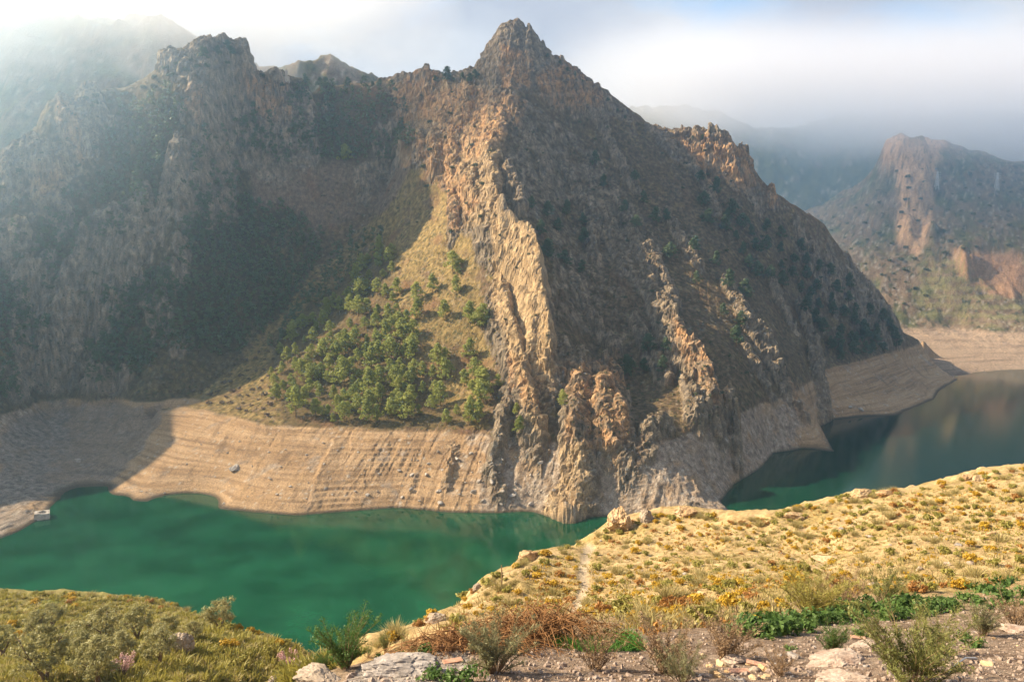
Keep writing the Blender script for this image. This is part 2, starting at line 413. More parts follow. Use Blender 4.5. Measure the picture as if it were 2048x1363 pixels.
# ribs running down the slope
big = fbm(GX / 46, GY / 80, 2.2, 4, ridged=True)
mid = fbm((GX - 0.25 * GY) / 17, GY / 44, 6.2, 4, ridged=True)
patch = smooth(-0.15, 0.35, fbm(GX / 60, GY / 60, 14.2, 3))
H = H + above * (big - 0.25) * (3.0 + 5.0 * rk) * 0.8 + above * (mid - 0.2) * (0.7 + 1.6 * rk) * (0.4 + patch)
# tilted beds: each ends in a small cliff that faces left
def beds(per, seed, sx=0.95, sy=-0.22):
    t_ = (sx * GX + sy * GY) / per + 1.5 * fbm(GX / 45, GY / 70, 21.0 + seed, 4, 0.55)
    fr = t_ - np.floor(t_); rv = _h(np.floor(t_).astype(np.int64), np.floor(t_).astype(np.int64) * 0, np.floor(t_).astype(np.int64) * 0, 7)
    cut = smooth(-0.2, 0.25, fbm(GX / 25, GY / 40 + 3 * rv, 33.0 + seed, 3))
    return np.where(fr < 0.12, fr / 0.12, 1 - (fr - 0.12) / 0.88) * (0.3 + 0.9 * rv) * cut
H = H + above * (beds(15, 0) * (1.2 + 6.0 * rk) * (0.3 + 0.7 * patch) + beds(6.5, 5) * (0.5 + 2.4 * rk))
# small rills and wave-cut benches on the drawn-down bank
bnk = (1 - above) * smooth(-1.5, 1.5, z0)
rough_bank = smooth(880, 1020, U0) * (1 - smooth(1560, 1640, U0)) + (1 - smooth(60, 200, U0))
H = H + bnk * (0.5 * fbm(GX / 12, GY / 12, 4.4, 4) + (0.35 + 1.1 * rough_bank) * fbm((GX - 0.2 * GY) / 11, GY / 16, 7.4, 5, 0.6, ridged=True) + 1.1 * smooth(0.1, 0.5, fbm(GX / 30, GY / 50, 17.4, 3)) * (fbm(GX / 9, GY / 40, 27.4, 3, ridged=True) - 0.3))
gul = fbm((GX - 0.15 * GY) / 19 + 0.5 * fbm(GX / 15, GY / 15, 83.0, 3), GY / 90, 81.0, 3, 0.6, ridged=True)
H = H + bnk * smooth(460, 620, U0) * (1 - smooth(1560, 1640, U0)) * (0.3 + smooth(-0.3, 0.4, fbm(GX / 40, GY / 40, 91.0, 2))) * (-1.1 * smooth(0.35, 0.75, gul) + 0.6 * smooth(0.2, 0.6, fbm((GX - 0.3 * GY) / 7, GY / 60, 85.0, 3, 0.6, ridged=True)))
H = H + FIN * smooth(-2, 2, H)
H = H + bnk * 0.22 * smooth(-0.3, 0.3, fbm(GX / 22, GY / 22, 71.0, 3)) * np.sin(H * 2 * math.pi / 1.9 + 1.2 * fbm(GX / 40, GY / 40, 73.0, 2))
# displacement along the normal so that steep rock breaks up too
def slope_normal(H):
    nyy, nxx = np.gradient(H, gy, gx)
    nn = np.stack([-nxx, -nyy, np.ones_like(H)], -1)
    return nn / np.linalg.norm(nn, axis=-1)[..., None], np.hypot(nxx, nyy)
nn, steep = slope_normal(H)
steepm = smooth(2.1, 3.2, blur(steep, 3))
rk2 = np.clip(np.maximum(rk, 0.9 * steepm * above), 0, 1)
P = np.stack([GX, GY, H], -1)
x_, y_, z_ = P[..., 0], P[..., 1], P[..., 2]
cr = fbm(x_ / 11, y_ / 11, z_ / 19, 4, 0.55, ridged=True)
fn = fbm(x_ / 3.0, y_ / 3.0, z_ / 4.2, 3, 0.6)
# near-vertical beds striking down the slope
sb = 0.92 * x_ - 0.18 * y_ + 0.30 * z_ + 3.0 * fbm(x_ / 30, y_ / 30, z_ / 30, 2)
bed = fbm(sb / 6.5, y_ / 50, z_ / 38, 3, 0.5, ridged=True)
# ledges: short cliffs and narrow shelves
_lt = z_ / 10.0 + 1.6 * fbm(x_ / 28, y_ / 28, z_ / 60, 4)
_lf = _lt - np.floor(_lt)
ledges = np.where(_lf < 0.75, _lf / 0.75, (1 - _lf) / 0.25) - 0.5
# broken blocks
blk = np.zeros_like(H); crack = np.zeros_like(H); blk2 = np.zeros_like(H)
ms = rk2 > 0.03
wxx = x_[ms] + 1.5 * perlin(x_[ms] / 5, y_[ms] / 5, z_[ms] / 5); wyy = y_[ms]; wzz = z_[ms] + 1.5 * perlin(x_[ms] / 5, y_[ms] / 5, z_[ms] / 5 + 40)
f1, f2, cid = worley(wxx / 6.5, wyy / 6.5, wzz / 8.5)
blk[ms] = cid - 0.5; crack[ms] = 1 - smooth(0.0, 0.16, f2 - f1)
f1, f2, cid = worley(wxx / 2.4 + 50, wyy / 2.4, wzz / 2.9)
blk2[ms] = cid - 0.5; crack[ms] = np.maximum(crack[ms], 0.7 * (1 - smooth(0.0, 0.2, f2 - f1)))
onland = smooth(-1, 3, H)
pale0 = blur(np.maximum(region([(985,420),(1070,440),(1100,600),(1110,760),(1010,700),(990,600)]), region([(965,150),(985,85),(1010,55),(1060,65),(1090,110),(1080,150)])), 4)
disp = onland * ((1 - 0.5 * pale0) * rk2 * (0.9 * (cr - 0.25) + 0.45 * fn + 1.6 * blk + 1.0 * blk2 - 0.8 * crack + 0.6 * (bed - 0.2) + 2.0 * ledges)
                 + (1 - rk2) * above * (0.55 * fn + 0.2 * (bed - 0.2)) + bnk * (0.12 + 0.5 * rough_bank) * fn)
P = P + nn * disp[..., None]
x_, y_, z_ = P[..., 0], P[..., 1], P[..., 2]
_, steep = slope_normal(P[..., 2])
U1, V1 = proj(P)
# ---- base colours of ground and rock (albedo), by what grows or lies where
ju = U1 + 22 * fbm(GX / 18, GY / 18, 0.5, 3); jv = V1 + 22 * fbm(GX / 18, GY / 18, 9.5, 3)
sb2 = 0.92 * x_ - 0.18 * y_ + 0.30 * z_ + 3.0 * fbm(x_ / 30, y_ / 30, z_ / 30, 2)
na = fbm(x_ / 2.6, y_ / 2.6, z_ / 2.6, 3, 0.6); nb = fbm(x_ / 9, y_ / 9, z_ / 9, 4, 0.6); nc = fbm(x_ / 34, y_ / 34, z_ / 34, 4)
strk = 0.65 * fbm(x_ / 5, y_ / 5, z_ / 7, 5, 0.62) + 0.5 * fbm(sb2 / 1.5, y_ / 25, z_ / 20, 3, 0.6)
zz = z_ + 1.4 * fbm(GX / 10, GY / 10, 3.3, 3)
m_bank = 1 - smooth(27.4, 29.0, zz)
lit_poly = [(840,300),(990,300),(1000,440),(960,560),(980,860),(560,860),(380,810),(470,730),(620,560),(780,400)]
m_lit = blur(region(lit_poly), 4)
m_for = blur(np.maximum(region([(480,330),(560,420),(560,560),(480,700),(330,720),(310,560),(400,420),(440,280),(600,160),(800,180),(840,300),(760,330)]),
              region([(560,860),(540,680),(780,480),(800,700),(950,860)])), 3)
m_earth = blur(region([(495,325),(830,325),(790,400),(640,470),(590,420),(510,410)]), 3)
m_pale = blur(np.maximum(region([(985,420),(1070,440),(1100,600),(1110,760),(1080,880),(1010,700),(990,600)]), region([(1100,900),(1180,880),(1180,1050),(1060,1050)])), 3)
m_pale = np.maximum(m_pale, 0.7 * blur(region([(760,160),(960,160),(1010,280),(1000,430),(930,460),(870,340),(830,280)]), 3))
m_mud = blur(region([(0,860),(60,830),(200,800),(290,810),(330,800),(290,900),(200,990),(120,980),(0,1010)]), 3)
stain = blur(np.maximum.reduce([region(p) for p in [
    [(1075,150),(1130,120),(1200,175),(1210,215),(1140,215),(1080,190)], [(1000,80),(1070,110),(1060,180),(1000,170)],
    [(1340,262),(1480,268),(1510,300),(1512,380),(1440,390),(1400,330)], [(1530,360),(1565,360),(1565,415),(1530,415)],
    [(830,130),(880,140),(880,240),(800,250),(760,190)], [(880,180),(960,170),(1050,200),(1040,250),(930,330),(880,260)],
    [(1130,720),(1240,710),(1260,880),(1180,900),(1130,880)], [(1555,690),(1620,760),(1640,830),(1590,830)],
    [(50,330),(130,330),(130,390),(50,390)], [(105,200),(150,210),(180,330),(140,330)], [(820,270),(900,290),(960,400),(900,470),(850,330)],
    [(470,150),(570,160),(580,240),(500,240)], [(360,160),(400,180),(400,250),(370,230)], [(1010,700),(1090,760),(1080,830),(1020,780)],
    [(1340,640),(1460,700),(1440,830),(1370,720)]]]), 3)
soil = nramp(na, [(-0.5, (0.085, 0.052, 0.030)), (0.0, (0.155, 0.098, 0.054)), (0.5, (0.25, 0.175, 0.105))])
dry = nramp(na, [(-0.5, (0.085, 0.058, 0.022)), (0.0, (0.22, 0.152, 0.058)), (0.5, (0.36, 0.255, 0.11))])
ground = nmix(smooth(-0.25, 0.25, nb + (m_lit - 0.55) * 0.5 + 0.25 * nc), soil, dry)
f1, f2, cid = worley(x_ / 2.3, y_ / 2.3, z_ / 2.3)
scrub = (f1 < 0.22 + 0.22 * cid) & (cid > 0.55 - 0.25 * nb)
ground = nmix(scrub * 0.8, ground, nmix(cid * 1.6 - 0.8, (0.04, 0.048, 0.018), (0.095, 0.085, 0.03)))
f1, f2, cid2 = worley(x_ / 3.4 + 31, y_ / 3.4, z_ / 3.4)
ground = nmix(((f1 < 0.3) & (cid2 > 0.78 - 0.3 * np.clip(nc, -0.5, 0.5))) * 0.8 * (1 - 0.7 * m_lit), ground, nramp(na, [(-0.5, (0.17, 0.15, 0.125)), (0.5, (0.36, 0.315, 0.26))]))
ground = nmix(m_for * 0.6, ground, (0.085, 0.058, 0.032))
ground = nmix(m_earth * 0.75, ground, nramp(na, [(-0.5, (0.10, 0.068, 0.05)), (0.5, (0.27, 0.19, 0.13))]))
ground = nmix(smooth(0.15, 0.45, fbm(x_ / 22, y_ / 22, z_ / 22 + 9, 4)) * 0.6, ground, (0.19, 0.095, 0.05))
lime = nramp(strk + 0.25 * blk2, [(-0.5, (0.075, 0.064, 0.054)), (-0.1, (0.19, 0.165, 0.135)), (0.2, (0.29, 0.25, 0.195)), (0.55, (0.41, 0.35, 0.27))])
lime = nmix(m_pale * 0.75, lime, nramp(strk + 0.25 * blk2, [(-0.5, (0.24, 0.165, 0.09)), (0.0, (0.46, 0.345, 0.20)), (0.5, (0.60, 0.48, 0.31))]))
lime = nmix(stain * smooth(-0.3, 0.25, strk + 0.6 * nb) * 0.85, lime, nramp(na + 0.5 * strk, [(-0.5, (0.26, 0.14, 0.07)), (0.0, (0.42, 0.25, 0.125)), (0.5, (0.54, 0.38, 0.23))]))
lime = lime * np.array([1.10, 0.98, 0.84])
lime = nmix(smooth(0.3, 0.8, crack) * 0.5, lime, (0.055, 0.046, 0.036))
ledge = 1 - smooth(0.75, 1.25, blur(steep, 1) + 0.5 * na)
rockm = smooth(0.3, 0.55, rk2 + 0.55 * nb + 0.2 * na) * (1 - 0.85 * ledge)
rockm = np.maximum(rockm, 0.8 * smooth(2.2, 3.2, blur(steep, 1) + 0.8 * na) * above)
m_flank_shade = blur(region([(1010,180),(1270,250),(1500,370),(1850,690),(1650,740),(1450,850),(1120,880),(1110,600),(1000,400)]), 4)
ground = nmix(m_flank_shade * 0.5, ground, nramp(na + 0.6 * nb, [(-0.5, (0.030, 0.026, 0.014)), (0.0, (0.085, 0.062, 0.034)), (0.5, (0.21, 0.155, 0.085))]))  # scrub ground darkened further: shade of the unlit flank put into the colour
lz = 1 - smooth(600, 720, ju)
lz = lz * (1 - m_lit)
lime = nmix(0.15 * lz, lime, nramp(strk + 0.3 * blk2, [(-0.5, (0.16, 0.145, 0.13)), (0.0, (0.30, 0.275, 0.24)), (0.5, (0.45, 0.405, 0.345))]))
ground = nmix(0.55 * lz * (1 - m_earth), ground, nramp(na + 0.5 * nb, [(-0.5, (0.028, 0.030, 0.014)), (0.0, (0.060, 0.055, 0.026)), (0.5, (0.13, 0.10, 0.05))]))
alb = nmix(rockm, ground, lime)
lev = fbm(x_ / 90, y_ / 90, z_ / 1.1, 4, 0.65)
silt = nramp(lev, [(-0.4, (0.19, 0.12, 0.068)), (-0.05, (0.35, 0.22, 0.115)), (0.2, (0.45, 0.30, 0.17)), (0.5, (0.31, 0.20, 0.11))])
stony = nramp(na + 0.4 * strk, [(-0.5, (0.14, 0.10, 0.072)), (0.0, (0.31, 0.235, 0.17)), (0.5, (0.49, 0.395, 0.30))])
bk = nmix(smooth(-0.15, 0.3, nb + 0.6 * (rough_bank - 0.4)), silt, stony)
bk = nmix(np.clip(ROCK, 0, 1) * 0.85, bk, lime)
f1, f2, cid = worley(x_ / 3.0 + 9, y_ / 3.0, z_ / 3.0)
bk = nmix(((f1 < 0.25) & (cid > 0.72)) * 0.7, bk, (0.47, 0.42, 0.35))
bk = nmix(smooth(0.05, 0.45, fbm(x_ / 14, y_ / 30, z_ / 14, 4)) * 0.5, bk, (0.40, 0.25, 0.125))
bk = nmix(smooth(0.1, 0.5, fbm(x_ / 6 + 40, y_ / 20, z_ / 25, 4)) * 0.45, bk, (0.12, 0.075, 0.045))
bk = nmix(m_mud * 0.65, bk, nramp(na, [(-0.5, (0.085, 0.073, 0.064)), (0.5, (0.25, 0.21, 0.18))]))
bk = nmix(1 - smooth(0.3, 1.4, z_), bk, (0.09, 0.065, 0.042))
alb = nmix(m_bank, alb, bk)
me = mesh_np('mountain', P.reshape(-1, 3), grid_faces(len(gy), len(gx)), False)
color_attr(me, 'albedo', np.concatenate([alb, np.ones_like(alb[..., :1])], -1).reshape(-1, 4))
mountain_me = me
mountain_up = (rockm, m_bank, m_lit)

# ---------------------------------------------------------------- node helpers
class NT:
    def __init__(s, name, rough=0.9, spec=0.2):
        s.m = bpy.data.materials.new(name); s.m.use_nodes = True
        s.n = s.m.node_tree.nodes; s.l = s.m.node_tree.links
        s.b = s.n['Principled BSDF']; s.out = s.n['Material Output']
        s.b.inputs['Roughness'].default_value = rough
        s.b.inputs['Specular IOR Level'].default_value = spec
        s.co = None
    def coord(s):
        if s.co is None: s.co = s.n.new('ShaderNodeNewGeometry')
        return s.co.outputs['Position']
    def objco(s):
        return s.n.new('ShaderNodeTexCoord').outputs['Object']
    def mapping(s, src, scale=(1,1,1), rot=(0,0,0)):
        k = s.n.new('ShaderNodeMapping'); k.inputs['Scale'].default_value = scale; k.inputs['Rotation'].default_value = rot
        s.l.new(src, k.inputs[0]); return k.outputs[0]
    def noise(s, src, scale, detail=4, rough=0.55, dist=0.0):
        k = s.n.new('ShaderNodeTexNoise'); k.inputs['Scale'].default_value = scale; k.inputs['Detail'].default_value = detail
        k.inputs['Roughness'].default_value = rough; k.inputs['Distortion'].default_value = dist
        s.l.new(src, k.inputs['Vector']); return k.outputs['Fac']
    def vor(s, src, scale, out='Distance', feature='F1'):
        k = s.n.new('ShaderNodeTexVoronoi'); k.feature = feature; k.inputs['Scale'].default_value = scale
        s.l.new(src, k.inputs['Vector']); return k.outputs[out]
    def rng(s, val, a, b, c=0.0, d=1.0):
        k = s.n.new('ShaderNodeMapRange'); k.inputs['From Min'].default_value = a; k.inputs['From Max'].default_value = b
        k.inputs['To Min'].default_value = c; k.inputs['To Max'].default_value = d
        s.l.new(val, k.inputs['Value']); return k.outputs[0]
    def math(s, op, a, b=None):
        k = s.n.new('ShaderNodeMath'); k.operation = op
        for i, x in enumerate((a, b)):
            if x is None: continue
            if isinstance(x, (int, float)): k.inputs[i].default_value = x
            else: s.l.new(x, k.inputs[i])
        return k.outputs[0]
    def mix(s, f, a, b, mode='MIX'):
        k = s.n.new('ShaderNodeMix'); k.data_type = 'RGBA'; k.blend_type = mode
        for nm, x in (('Factor', f), ('A', a), ('B', b)):
            if isinstance(x, (int, float)): k.inputs[nm].default_value = x
            elif isinstance(x, tuple): k.inputs[nm].default_value = (*x, 1) if len(x) == 3 else x
            else: s.l.new(x, k.inputs[nm])
        return k.outputs['Result']
    def ramp(s, f, stops):
        k = s.n.new('ShaderNodeValToRGB'); e = k.color_ramp.elements
        while len(e) < len(stops): e.new(0.5)
        for i, (p, c) in enumerate(stops): e[i].position = p; e[i].color = (*c, 1)
        s.l.new(f, k.inputs[0]); return k.outputs[0]
    def attr(s, name):
        k = s.n.new('ShaderNodeAttribute'); k.attribute_name = name
        sp = s.n.new('ShaderNodeSeparateColor'); s.l.new(k.outputs['Color'], sp.inputs[0])
        return sp.outputs[0], sp.outputs[1], sp.outputs[2], k.outputs['Alpha']
    def sep(s, v):
        k = s.n.new('ShaderNodeSeparateXYZ'); s.l.new(v, k.inputs[0]); return k.outputs
    def comb(s, x, y, z):
        k = s.n.new('ShaderNodeCombineXYZ')
        for i, q in enumerate((x, y, z)):
            if isinstance(q, (int, float)): k.inputs[i].default_value = q
            else: s.l.new(q, k.inputs[i])
        return k.outputs[0]
    def bump(s, h, strength=0.5, dist=0.3, prev=None):
        k = s.n.new('ShaderNodeBump'); k.inputs['Strength'].default_value = strength; k.inputs['Distance'].default_value = dist
        s.l.new(h, k.inputs['Height'])
        if prev is not None: s.l.new(prev, k.inputs['Normal'])
        return k.outputs[0]
    def fin(s, col=None, nrm=None):
        if col is not None:
            if isinstance(col, tuple): s.b.inputs['Base Color'].default_value = (*col, 1)
            else: s.l.new(col, s.b.inputs['Base Color'])
        if nrm is not None: s.l.new(nrm, s.b.inputs['Normal'])
        return s.m

def terrain_material(name, k=1.0, fine=0.5):
    """base colour from the 'albedo' attribute, broken up by fine grain and relief"""
    t = NT(name, 0.95, 0.1)
    p = t.coord()
    a = t.n.new('ShaderNodeAttribute'); a.attribute_name = 'albedo'
    g = t.noise(p, 1.5 / k, 4, 0.7)
    f = t.rng(g, 0.3, 0.7, 1 - fine, 1 + fine)
    col = t.mix(1.0, a.outputs['Color'], t.comb(f, f, f), 'MULTIPLY')
    nr = t.bump(g, 0.9, 0.9 * k)
    return t.fin(col, nr)
M_terrain = terrain_material('mountain_ground_and_limestone')
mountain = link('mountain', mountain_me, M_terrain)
tag(mountain, 'steep limestone mountain with a jagged central spur rising from the reservoir', 'mountain', kind='structure')

# ================================================================ WATER
def water_material():
    t = NT('reservoir_water', 0.05, 0.5)
    p = t.coord()
    t.b.inputs['IOR'].default_value = 1.333
    n = t.noise(t.mapping(p, (0.9, 0.5, 1)), 0.9, 4, 0.6)
    n2 = t.noise(p, 0.05, 3)
    nr = t.bump(n, 0.22, 0.14)
    col = t.mix(t.rng(n2, 0.35, 0.65), (0.002, 0.036, 0.014), (0.006, 0.062, 0.027))
    x, y, z = t.sep(p)
    col = t.mix(t.rng(x, 40.0, 230.0), col, (0.002, 0.016, 0.012))    # the mountain's dark reflection in the right arm, put into the colour
    return t.fin(col, nr)
wv = np.array([[-900, 100, 0], [1300, 100, 0], [1300, 1500, 0], [-900, 1500, 0]], float)
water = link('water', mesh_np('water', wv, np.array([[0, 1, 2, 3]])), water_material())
tag(water, 'calm green reservoir water filling the valley', 'water', kind='structure')

# ================================================================ FAR HILLS
def far_hill(name, ctrl, gx_, gy_, fn_alb, amp, label, sc=60.0, cat='hill', bulge=None):
    fit = rbf_fit(ctrl); X, Y = np.meshgrid(gx_, gy_)
    Hh = rbf_eval(fit, X, Y)
    on = smooth(2, 40, Hh)
    Hh = Hh + on * amp * (fbm(X / sc, Y / sc, 3.0, 5, 0.55, ridged=True) - 0.3) + on * 0.4 * amp * fbm(X / 9, Y / 9, 5.0, 4, 0.6) + on * 0.7 * amp * (fbm(X / 24, Y / 30, 6.0, 4, 0.6, ridged=True) - 0.3)
    if bulge is not None:
        u_, v_ = proj(np.stack([X, Y, Hh], -1)); u_ = u_ + 12 * fbm(X / 14, Y / 14, 2.0, 3); v_ = v_ + 12 * fbm(X / 14, Y / 14, 7.0, 3)
        b_ = np.maximum.reduce([inpoly(u_, v_, p).astype(float) for p in bulge])
        Hh = Hh + blur(b_, 2) * (11 + 7 * fbm(X / 8, Y / 12, 9.0, 4, 0.6, ridged=True))
    Q = np.stack([X, Y, Hh], -1)
    m_ = mesh_np(name, Q.reshape(-1, 3), grid_faces(len(gy_), len(gx_)))
    A = fn_alb(Q)
    color_attr(m_, 'albedo', np.concatenate([A, np.ones_like(A[..., :1])], -1).reshape(-1, 4))
    return tag(link(name, m_, M_far), label, cat, kind='structure')
M_far = terrain_material('far_hill_ground', 3.0, 0.35)
def alb_far(Q, green=0.5):
    x, y, z = Q[..., 0], Q[..., 1], Q[..., 2]
    n1 = fbm(x / 5, y / 5, z / 5, 3, 0.6); n2 = fbm(x / 28, y / 28, z / 28, 4)
    g = nramp(n1, [(-0.5, (0.09, 0.058, 0.036)), (0, (0.155, 0.105, 0.066)), (0.5, (0.24, 0.175, 0.115))])
    g = nmix(smooth(0.25 - green, 0.7 - green, n2 + 0.3 * n1), g, nramp(n1, [(-0.4, (0.04, 0.05, 0.022)), (0.4, (0.12, 0.115, 0.045))]))
    f1, f2, cid = worley(x / 7, y / 7, z / 7)
    g = nmix(((f1 < 0.36) & (cid > 0.4)) * 0.8, g, (0.028, 0.038, 0.016))
    f1, f2, cid = worley(x / 3.5 + 7, y / 3.5, z / 3.5)
    return nmix(((f1 < 0.33) & (cid > 0.6)) * 0.7, g, (0.30, 0.26, 0.21))
def alb_right(Q):
    A = alb_far(Q, 0.35); u, v = proj(Q); x, y, z = Q[..., 0], Q[..., 1], Q[..., 2]
    n1 = fbm(x / 4, y / 4, z / 4, 3, 0.6); ju = u + 14 * fbm(x / 15, y / 15, 2.0, 3); jv = v + 14 * fbm(x / 15, y / 15, 7.0, 3)
    cl = np.maximum.reduce([inpoly(ju, jv, p).astype(float) for p in [
        [(1765,272),(1900,275),(1870,330),(1860,400),(1830,440),(1800,400),(1790,340),(1760,330)], [(1800,400),(1870,410),(1840,520),(1790,470)]]])
    A = nmix(blur(cl, 2) * smooth(-0.3, 0.2, n1 + 0.2), A, nramp(n1, [(-0.4, (0.34, 0.17, 0.085)), (0.4, (0.60, 0.38, 0.22))]))
    q = inpoly(ju, jv, [(1900,500),(2048,505),(2048,595),(1980,590),(1930,560)]).astype(float)
    A = nmix(blur(q, 2) * 0.85, A, nramp(n1, [(-0.4, (0.25, 0.12, 0.06)), (0.4, (0.45, 0.26, 0.15))]))
    tr = inpoly(ju, jv, [(1840,530),(1930,510),(1990,590),(2048,600),(2048,650),(1840,640)]).astype(float)
    A = nmix(blur(tr, 2) * 0.6 * smooth(-0.3, 0.3, np.sin(z / 1.6 + 2 * n1)), A, (0.20, 0.18, 0.07))
    b = 1 - smooth(27, 30, z + n1)
    lev = fbm(x / 90, y / 90, z / 1.1, 4, 0.65)
    return nmix(b, A, nramp(lev, [(-0.4, (0.18, 0.12, 0.08)), (0.1, (0.33, 0.235, 0.16)), (0.5, (0.27, 0.19, 0.125))]))
Cf = [line_z([(1800,757),(1905,752),(1940,748),(1980,742),(2048,738),(2200,732),(2500,735)], 0.0, 25),
      line_z([(1700,655),(1800,657),(1850,657),(1900,655),(1960,660),(2048,664),(2200,668),(2500,670)], 28.0, 25),
      line_Y([(1800,600,975),(1900,600,960),(2048,600,958),(2250,600,950),(1920,520,995),(2048,510,1000),(2250,500,1000),(1800,500,1040),(1700,560,1010),(1600,520,1080),
              (1700,450,1105),(1850,400,1075),(1940,400,1070),(2048,400,1075),(1820,340,1100),(1765,310,1135),(1772,280,1140),(1800,274,1140),(1850,276,1145),(1900,290,1150),(1980,312,1150),
              (2048,330,1150),(2250,340,1120),(1740,360,1150),(1680,390,1190),(1600,440,1180),(1500,480,1150),(1400,480,1150)]),
      np.array([[520,1230,150],[400,1260,170],[650,1250,190],[900,1250,200],[300,1230,190],[560,780,-14],[480,770,-14],[700,800,-14],[900,850,0],[1000,1000,90]], float)]
_s = line_z([(1800,757),(1940,748),(2048,738),(2300,733)], 0.0); _s[:, 1] -= 40; _s[:, 2] = -14; Cf.append(_s)
hill_right = far_hill('hill', np.concatenate(Cf), np.arange(230, 1000, 2.6), np.arange(740, 1250, 2.6), alb_right, 7.0,
                      'scrub covered hill with a pale cliff and terraces beyond the reservoir bend',
                      bulge=[[(1775,292),(1850,290),(1850,330),(1862,390),(1835,430),(1805,400),(1795,345),(1765,335)], [(1805,440),(1830,450),(1825,500),(1800,480)], [(1850,455),(1872,460),(1865,500)], [(1915,505),(1940,510),(1945,560),(1915,540)]])
Cb = [line_Y([(1100,330,1330),(1200,250,1340),(1270,222,1345),(1380,222,1350),(1450,240,1345),(1500,275,1335),(1560,268,1360),(1640,250,1380),(1705,240,1390),(1800,235,1400),(2048,230,1400),(2300,220,1400)], 40),
      line_Y([(1200,400,1240),(1400,380,1255),(1500,400,1250),(1560,420,1235),(1650,400,1255),(1750,350,1275),(1900,330,1280),(2200,330,1280),(1450,300,1300),(1650,310,1320)]),
      np.array([[100,1200,60],[300,1180,60],[600,1180,90],[900,1190,100],[1200,1250,150],[0,1480,150],[400,1500,230],[800,1500,240],[1200,1500,200]], float)]
ridge_far = far_hill('mountain_ridge', np.concatenate(Cb), np.arange(60, 1100, 5.0), np.arange(1170, 1520, 5.0), lambda Q: alb_far(Q, 0.75), 14.0,
                     'blue forested mountain ridge closing the side valley under the cloud', 90.0, 'mountain')
Cl = [line_Y([(-300,60,770),(-120,40,775),(0,20,780),(120,30,782),(240,52,775),(300,48,762),(325,42,760),(350,70,757),(375,100,758),(410,125,765),(520,150,800),(600,140,840),(660,125,870),(720,150,890),(800,190,900)], 25),
      line_Y([(0,200,700),(100,240,690),(200,220,700),(300,150,725),(400,180,745),(600,220,830),(-200,250,690),(0,300,665),(-300,150,720)]),
      np.array([[-600,620,60],[-450,640,60],[-300,640,60],[-150,690,100],[0,760,120],[-600,900,220],[-300,900,240],[-100,980,220],[50,980,180]], float)]
far_left = far_hill('mountain_ridge', np.concatenate(Cl), np.arange(-700, 40, 3.0), np.arange(640, 1000, 3.0), lambda Q: alb_far(Q, 0.4), 12.0,
                    'pale misty mountain behind the wooded left summit', 70.0, 'mountain')

# ================================================================ FOREGROUND HILLSIDE
sky_r = [(700,1312,34),(770,1282,39),(840,1246,46),(940,1182,60),(1060,1117,75),(1150,1086,84),(1240,1048,90),(1300,1033,92),(1400,1024,92),(1480,1046,88),(1560,1026,88),
         (1650,1003,88),(1720,988,87),(1850,978,85),(1950,948,83),(2048,938,82),(2200,910,80)]
sky_l = [(-200,1175,128),(0,1180,125),(150,1187,122),(300,1193,118),(400,1228,108),(480,1262,100),(560,1283,90),(630,1298,74)]
edge = [(700,1342,11.2),(780,1314,12.6),(880,1294,13.6),(1000,1287,14.4),(1150,1282,15.2),(1300,1277,16.2),(1480,1252,18.5),(1600,1228,21.5),(1700,1216,23),(1850,1196,26),(2048,1166,31),(2250,1140,34)]
Cg = [line_Y(sky_r, 6), line_Y(sky_l, 7), line_Y(edge, 2),
      line_Y([(520,1363,10.6),(720,1363,10.6),(1000,1363,10.6),(1300,1363,10.6),(1700,1363,10.6),(2048,1363,10.6),(1300,1320,13),(1700,1290,15.5),(2048,1260,18),(1000,1320,12.3),(1500,1310,14)]),
      line_Y([(1480,1150,46),(1300,1150,52),(1150,1150,60),(1100,1205,46),(1000,1205,42),(1000,1255,27),(1300,1220,32),(1300,1100,68),(1600,1100,63),(1850,1050,62),(2048,1050,54),
              (1700,1180,37),(1900,1150,40),(2048,1105,44),(1200,1100,74),(900,1250,36),(2250,1050,52)]),
      line_Y([(0,1363,58),(200,1363,58),(400,1363,53),(470,1363,47),(600,1342,38),(660,1312,36),(500,1300,70),(300,1290,82),(100,1270,92),(-150,1300,85),(200,1240,104),(400,1260,90)]),
      np.array([[-6.5,10,121.6],[-12,12,118.5],[-12,25,110],[-25,30,104],[-40,45,97],[-9,20,115],[-20,15,113],[-45,20,104],[-90,40,92],[0,5,125],[10,6,125.5],[-4,6,124.2],[-10,4,122],[30,10,124],[0,-8,127],[20,-8,128],[-20,-8,120]], float)]
for L in (sky_r, sky_l):
    Qb = dens(np.array([at_Y(*p) for p in L]), 14)
    for dy, dz in ((18, -17), (45, -45), (85, -82), (125, -112)):
        R_ = Qb.copy(); R_[:, 1] += dy; R_[:, 2] = np.maximum(R_[:, 2] + dz, -8); Cg.append(R_)
CG = np.concatenate(Cg); keep = []
for i, p in enumerate(CG):
    if all((p[0]-CG[j][0])**2 + (p[1]-CG[j][1])**2 > 1.5 for j in keep): keep.append(i)
fitF = rbf_fit(CG[keep])
ys = np.concatenate([np.arange(-6, 4, 0.5), 4.0 * np.exp(np.linspace(0, math.log(235 / 4.0), 400))])
wd = np.maximum(np.abs(ys), 9.0)
ang = np.linspace(-1.0, 1.0, 561)
FX = ang[None, :] * (wd * 0.98 + 2)[:, None]; FY = np.repeat(ys[:, None], len(ang), 1)
